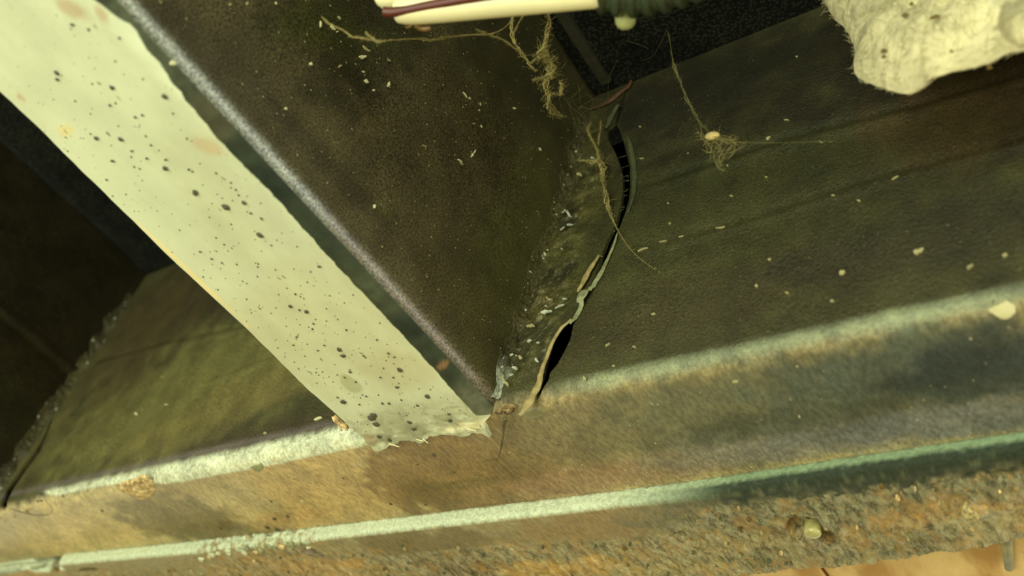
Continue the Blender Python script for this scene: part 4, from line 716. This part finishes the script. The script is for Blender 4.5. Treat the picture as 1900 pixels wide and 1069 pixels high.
setp(mesh('lifted_flake', V, [[0, 1, 5], [1, 2, 4, 5], [2, 3, 4]] + [[j, (j + 1) % 6, 6 + (j + 1) % 6, 6 + j] for j in range(6)], plain('grey_brown_scale', (112, 98, 72), 0.6, 0.4, 400, 0.4, 0.6), plate, False), 'pointed grey-brown scale flake standing off the plate')
# a chunk of the broken step at the west end
V = []; n = 22; k = 14
for i in range(k):
    t = i / (k - 1); x = -445 + t * 54; rad = 3.2 * math.sin(math.pi * min(1, max(0.02, 0.45 + 0.55 * t))) ** 0.5
    for j in range(n):
        a = 6.283 * j / n; q = rad * (1 + 0.15 * vnoise(i * .9, j * .8)); V.append((x / 1000, (float(plate_y(x)) + 2.2 + q * math.cos(a) * 1.1) / 1000, (-4.2 + q * math.sin(a)) / 1000))
F = [[i * n + j, i * n + (j + 1) % n, (i + 1) * n + (j + 1) % n, (i + 1) * n + j] for i in range(k - 1) for j in range(n)] + [[(k - 1) * n + j for j in range(n)]]
setp(mesh('broken_chunk', V, F, plain('mottled_green_paint', (168, 178, 146), 0.6, 0.4, 500, 0.35, 0.7, 0.0006), plate), 'rounded chunk of pale paint and scale')

# ------------------------------------------------------------ wooden boards beyond the plate
wb = empty('wooden_skirt', (0, 0.13, 0), 'honey-coloured boards seen past the far edge of the rusted plate', 'boards')
for i, (a, b) in enumerate([(-620, -320), (-319, -60), (-58.6, 77.8), (79, 164), (166, 420)]):
    box('board', (a / 1000, 0.082 if b < 0 else 0.095, -0.0025 + 0.0006 * (i % 2)), (b / 1000, 0.34, 0.012), M_WOOD, wb, 0.0008)
g = Geo(); g.tube(np.array([(151.6, 113, -3.5), (149.6, 122, -3.5), (147, 134, -3.5)]) / 1000, [0.0018, 0.0018, 0.0018], 10, 0.1)
setp(g.make('grey_nail', plain('grey_green_nail', (140, 134, 92), 0.5, 0.5), wb), 'short grey nail lying on the boards')

# ------------------------------------------------------------ cables and tubes
def mm(L): return np.array([q[:3] for q in L]) / 1000, np.array([q[3] for q in L]) / 1000
def tube_obj(name, L, mat, label, cat, n=20, ext=None, flat=1.0, group=None, sub=2, extr=None):
    P, R = mm(L)
    if ext is not None: P = np.vstack([P, np.array(ext) / 1000]); R = np.concatenate([R, [R[-1]] * len(ext)])
    Q = chaikin(np.hstack([P, R[:, None]]), sub); g = Geo(); g.tube(Q[:, :3], Q[:, 3], n)
    o = g.make(name, mat); setp(o, label, cat, group); return o
up = [(170, -110, 70), (200, -115, 110), (215, -118, 160), (220, -118, 203)]
tube_obj('cream_tube', TUBE_A, M_CREAM, 'thick cream plastic tube running into the black ribbed sleeve', 'tube', 24)
tube_obj('cream_conduit', TUBE_B, M_CREAM, 'square-ended cream conduit lying above the maroon wire', 'conduit', 24, [(96, -122, 70), (98, -124, 110), (98, -124, 203)])
tube_obj('maroon_wire', WIRE, M_MAROON, 'maroon wire squeezed between the two cream tubes', 'wire', 14, [(92, -124, 62), (92, -134, 100), (92, -136, 203)])
P, R = mm(SLEEVE); P = np.vstack([P, np.array(up) / 1000]); R = np.concatenate([R, [R[-1]] * 4]); Q = chaikin(np.hstack([P, R[:, None]]), 3)
d = np.concatenate([[0], np.cumsum(np.linalg.norm(np.diff(Q[:, :3], axis=0), axis=1))]); t = np.arange(0, d[-1], 0.0005); Q = np.stack([np.interp(t, d, Q[:, k]) for k in range(4)], 1)
Q[:, 3] *= 0.92 + 0.11 * np.tanh(2.5 * np.sin(2 * math.pi * t / 0.0046)); g = Geo(); g.tube(Q[:, :3], Q[:, 3], 24)
setp(g.make('corrugated_sleeve', M_SLEEVE), 'black ribbed cable sleeve bending up from the cream tube', 'cable sleeve')
(x, y, z, r), = NUB; V = []; n = 22
ax_ = Vector((-0.05, 0.72, -0.40)).normalized(); ax_ = Vector((-.1, .75, -.45)).normalized(); bx = ax_.cross(Vector((1, 0, 0))).normalized(); by = ax_.cross(bx)
prof = [(0.75, -1.4), (0.86, -0.5), (0.95, 0.0), (0.95, 0.2), (0.8, 0.55), (0.5, 0.8), (0.01, 0.9)]
for pr_, ph in prof: V += [tuple(Vector((x, y, z)) / 1000 + (bx * math.cos(6.283 * j / n) + by * math.sin(6.283 * j / n)) * (pr_ * r * 0.92 / 1000) + ax_ * (ph * r / 1000)) for j in range(n)]
setp(mesh('wire_cap', V, [[k * n + j, k * n + (j + 1) % n, (k + 1) * n + (j + 1) % n, (k + 1) * n + j] for k in range(len(prof) - 1) for j in range(n)], M_NUB), 'pale green rounded cap peeping out below the black ribbed sleeve', 'cap')
g = Geo(); P, R = mm(AMBER); Q = chaikin(np.hstack([P, R[:, None]]), 2); g.tube(Q[:, :3], Q[:, 3], 10, 0.15)
a = np.linspace(0, 6.283, 18); c = P[0]; g.tube(np.stack([c[0] - .002 + 0.0016 * np.cos(a), c[1] - .0005 + 0 * a, c[2] + 0.001 + 0.0016 * np.sin(a)], 1), [0.0004] * 18, 6)
setp(g.make('glue_drip', M_AMBER), 'amber glue drip with a small ring under the end of the cream tube', 'glue drip')

# ------------------------------------------------------------ insulation
def wool(name, outl, yc, thick, label, seed, fringe=900):
    P = chaikin(outl, 2, True); c = P.mean(0) if seed else np.array([195.0, 110.0]); m = 260
    d = np.concatenate([[0], np.cumsum(np.linalg.norm(np.diff(np.vstack([P, P[:1]]), axis=0), axis=1))]); t = np.linspace(0, d[-1], m, endpoint=False); PP = np.vstack([P, P[:1]])
    P = np.stack([np.interp(t, d, PP[:, 0]), np.interp(t, d, PP[:, 1])], 1); P = P + 0.5 * np.stack([fbm(t / 2.2, t * 0 + seed, 3), fbm(t / 2.2, t * 0 + 9 + seed, 3)], 1)
    nr = 60; V = []
    for side in (-1, 1):
        for k in range(nr):
            rho = 1 - k / (nr - 1) * 0.995; q = c + (P - c) * rho; th = thick * (1 - rho ** 3.5) ** 0.6
            nz_ = 3.2 * fbm(q[:, 0] / 16 + seed, q[:, 1] / 16, 4) + 1.1 * fbm(q[:, 0] / 2.6, q[:, 1] / 4.4, 4, 2.0)
            yy = yc + side * th * (1.0 if side < 0 else 0.4) + side * nz_ * min(1, k / 6) * (1 if side < 0 else 0.3)
            V.append(np.stack([q[:, 0], yy, q[:, 1]], 1))
    V = np.vstack(V) / 1000; F = []
    for side in (0, 1):
        o = side * nr * m
        for k in range(nr - 1):
            for j in range(m):
                f = [o + k * m + j, o + k * m + (j + 1) % m, o + (k + 1) * m + (j + 1) % m, o + (k + 1) * m + j]
                F.append(f if side else f[::-1])
    root = empty(name, (c[0] / 1000, yc / 1000, c[1] / 1000), label, 'insulation')
    mesh('wool_body', V, F, M_FLUFF, root)
    g = Geo(); rr = random.Random(seed)
    for i in range(fringe):
        j = rr.randrange(m); k = rr.choice([0, 0, 0, 1, 2, 3, 5, 9, 14, 20, 28]); p = V[k * m + j]; n_ = P[j] - c; n_ = n_ / np.linalg.norm(n_)
        tx = np.array([-n_[1], n_[0]]) * rr.uniform(-1.4, 1.4); L = rr.uniform(1.0, 4.2) / 1000
        dx, dz = (n_ * (0.45 if k < 4 else 0.3) + tx) * L; dy = -0.0006 * (k > 2) - rr.uniform(0, .0008)
        mid = (p[0] + dx * .5 + rr.uniform(-.5, .5) / 1000, p[1] + dy, p[2] + dz * .5 + rr.uniform(-.5, .5) / 1000)
        g.tube([p, mid, (p[0] + dx, p[1] + dy * 0.6, p[2] + dz)], [0.00008, 0.00007, 0.00004], 3)
    for i in range(int(fringe * 3.2)):
        j = rr.randrange(m); k = rr.randrange(1, nr - 4); p = V[k * m + j]; a = rr.gauss(0.5, 0.9); L = rr.uniform(3, 9) / 1000 * (1 if seed == 0 else 0.4)
        pts = []
        for q in range(4):
            t_ = q / 3; x_ = p[0] + math.cos(a) * L * t_; z_ = p[2] + math.sin(a) * L * t_; a += rr.uniform(-.4, .4)
            d2 = ((V[:nr * m, 0] - x_) ** 2 + (V[:nr * m, 2] - z_) ** 2); w_ = V[int(d2.argmin())]
            if d2.min() > 4e-6: break
            pts.append((x_, w_[1] - 0.00015 - 0.0004 * math.sin(math.pi * t_), z_))
        if len(pts) > 2: g.tube(pts, [0.00007] * len(pts), 3)
    o = g.make('loose_fibre', M_FLUFF, root); o['kind'] = 'stuff'
    return root
ins = wool('insulation_tuft', INS, -42, 15, 'large cream tuft of fibre wool hanging down in front of the rail', 0)
for i, (x, y, z) in enumerate(INSBITS):
    V, F = dome(0.0011 - 0.0001 * i, 0.0006, i, 7, 2, 0.5)
    mesh('dark_crumb', [(a * (1.5 if i % 2 else 1) + x / 1000, c + y / 1000 - 0.0006, b * 0.8 + z / 1000) for a, b, c in V], F, M_CRUMB, ins)
wool('insulation_wad', [(x, z) for x, z in INSB], -62, 4, 'small yellow wad of wool pressed against the lower edge of the large tuft', 3, 120)

# ------------------------------------------------------------ cobwebs and litter
def strand(g, L, rough=0.5, hairs=3, seed=0, sub=2, rs=0.62, fil=5):
    P, R = mm(L); Q = chaikin(np.hstack([P, R[:, None]]), sub); n = len(Q); rr = random.Random(seed)
    for f in range(fil):
        w_ = np.array([[vnoise(i * 0.45, k * 7 + seed * 3 + f * 11.3) + 0.5 * vnoise(i * 1.3, k * 5 + f * 3.7) for k in range(3)] for i in range(n)]) * Q[:, 3:4] * (0.95 if fil > 1 else 0.2)
        rad = np.maximum(Q[:, 3] * rs * (0.42 if fil > 1 else 0.9) * (1 + rough * np.array([vnoise(i * 0.8, seed + f * 2.5) for i in range(n)])), 0.00004)
        g.tube(Q[:, :3] + w_, rad, 5, rough * 0.5, seed + f)
    for i in range(n):
        for h in range(hairs):
            p = Q[i, :3] + RNG.normal(0, 1, 3) * Q[i, 3] * 0.5; L_ = rr.uniform(1.5, 3.5) * max(Q[i, 3], 0.0004)
            T = Q[min(i + 1, n - 1), :3] - Q[max(i - 1, 0), :3]; T /= np.linalg.norm(T) + 1e-9
            v = T * rr.uniform(-1, 1) + np.array([rr.gauss(0, .7), rr.gauss(0, .4), rr.gauss(0, .7)]); v *= L_ / (np.linalg.norm(v) + 1e-9)
            g.tube(chaikin([p, p + v * .5 + RNG.normal(0, L_ * .25, 3), p + v], 1), [0.00005] * 6, 3)
def cobweb(name, parts, label, mat=M_SILK, hairs=5, rough=0.5, cat='cobweb', rs=0.62, group=None):
    g = Geo()
    for i, L in enumerate(parts): strand(g, L, rough, hairs, i + len(name), rs=rs)
    return setp(g.make(name, mat), label, cat, group)
cobweb('dusty_cobweb', [W_MAIN, W_MAIN2, W_MAIN3, W_MAIN4], 'thick knotted dusty cobweb rope dangling below the cream tube', rs=0.8)
cobweb('forked_cobweb', [W_Y, W_Y2, W_Y3], 'thin forked cobweb strand to the left of the thick knotted rope', hairs=2)
cobweb('trailing_cobweb', [W_H, W_H2], 'nearly level cobweb thread below the left end of the cream tube', hairs=1, rough=0.3)
cobweb('clinging_cobweb', [W_T1, W_T2, W_T3, W_S1], 'dusty cobweb clinging to the rail just left of the split', hairs=3)
net = cobweb('hanging_cobweb', [W_R1, W_R3, W_R4, W_R2], 'cobweb holding a straw-coloured husk, hanging to the right of the split', M_SILKD, hairs=2)
def net_lines(pts, n, name, label, mat, maxd):
    P, R = mm(pts); g = Geo(); rr = random.Random(4); k = 0
    for _ in range(n * 30):
        i, j = rr.sample(range(len(P)), 2)
        if np.linalg.norm(P[i] - P[j]) > maxd: continue
        a = P[i] + RNG.normal(0, .0012, 3); b = P[j] + RNG.normal(0, .0012, 3); mid = (a + b) / 2 + RNG.normal(0, .0022 * maxd / 0.022, 3)
        g.tube(chaikin([a, mid, b], 2), [0.00008] * len(chaikin([a, mid, b], 2)), 3); k += 1
        if k >= n: break
    return setp(g.make(name, mat), label, 'cobweb')
net_lines(NETM, 40, 'tangled_cobweb', 'faint tangle of cobweb threads spread across the top of the split', M_SILKD, 0.022)
net_lines(NETR, 34, 'netted_cobweb', 'small net of threads wrapped below the straw-coloured husk', M_SILK, 0.02)
(x, y, z, r), = HUSK; V = []; n, k = 14, 10
for i in range(k + 1):
    a = math.pi * i / k
    for j in range(n): V.append((x / 1000 + 0.0029 * math.cos(a), y / 1000 + 0.0015 * math.sin(a) * math.cos(6.283 * j / n), z / 1000 + 0.0018 * math.sin(a) * math.sin(6.283 * j / n) - 0.0006 * math.cos(a)))
setp(mesh('seed_husk', V, [[i * n + j, i * n + (j + 1) % n, (i + 1) * n + (j + 1) % n, (i + 1) * n + j] for i in range(k) for j in range(n)], M_HUSK), 'straw-coloured oval husk caught in the hanging cobweb', 'husk')
g = Geo()
for i, L in enumerate((TWIG, TWIG2, TWIG3)): strand(g, L, 0.4, 0, i, rs=0.8, fil=1)
setp(g.make('grass_stalk', M_TWIG), 'thin forked tan stalk stuck to the rail below the split', 'stalk')
g = Geo(); strand(g, [(a, b, min(c, -1.6) if b > 4 else c, d) for a, b, c, d in HAIRL], 0.1, 0, 5, rs=0.32, fil=1)
setp(g.make('curled_hair', M_HAIR), 'dark curled hair on the tan underside of the rail at its far end', 'hair')
# rusted crumb hanging at the free edge of the crossmember
for i, (dx, dz, s, mt) in enumerate([(-75, -2.0, 2.0, M_SCAB), (-77, 1.2, 1.2, M_CHIP), (-73.8, -2.8, 1.9, M_SCAB), (-79, 0.6, 0.9, M_CHIP)]):
    V, F = dome(s / 1000, s * 0.7 / 1000, 30 + i, 8, 3, 0.4)
    mesh('rust_crumb', [(a * 0.8 + dx / 1000, b * 1.8 - 0.011 + i * 0.002, c + 0.0004 + dz / 4000) for a, b, c in V], F, mt, cm, False)
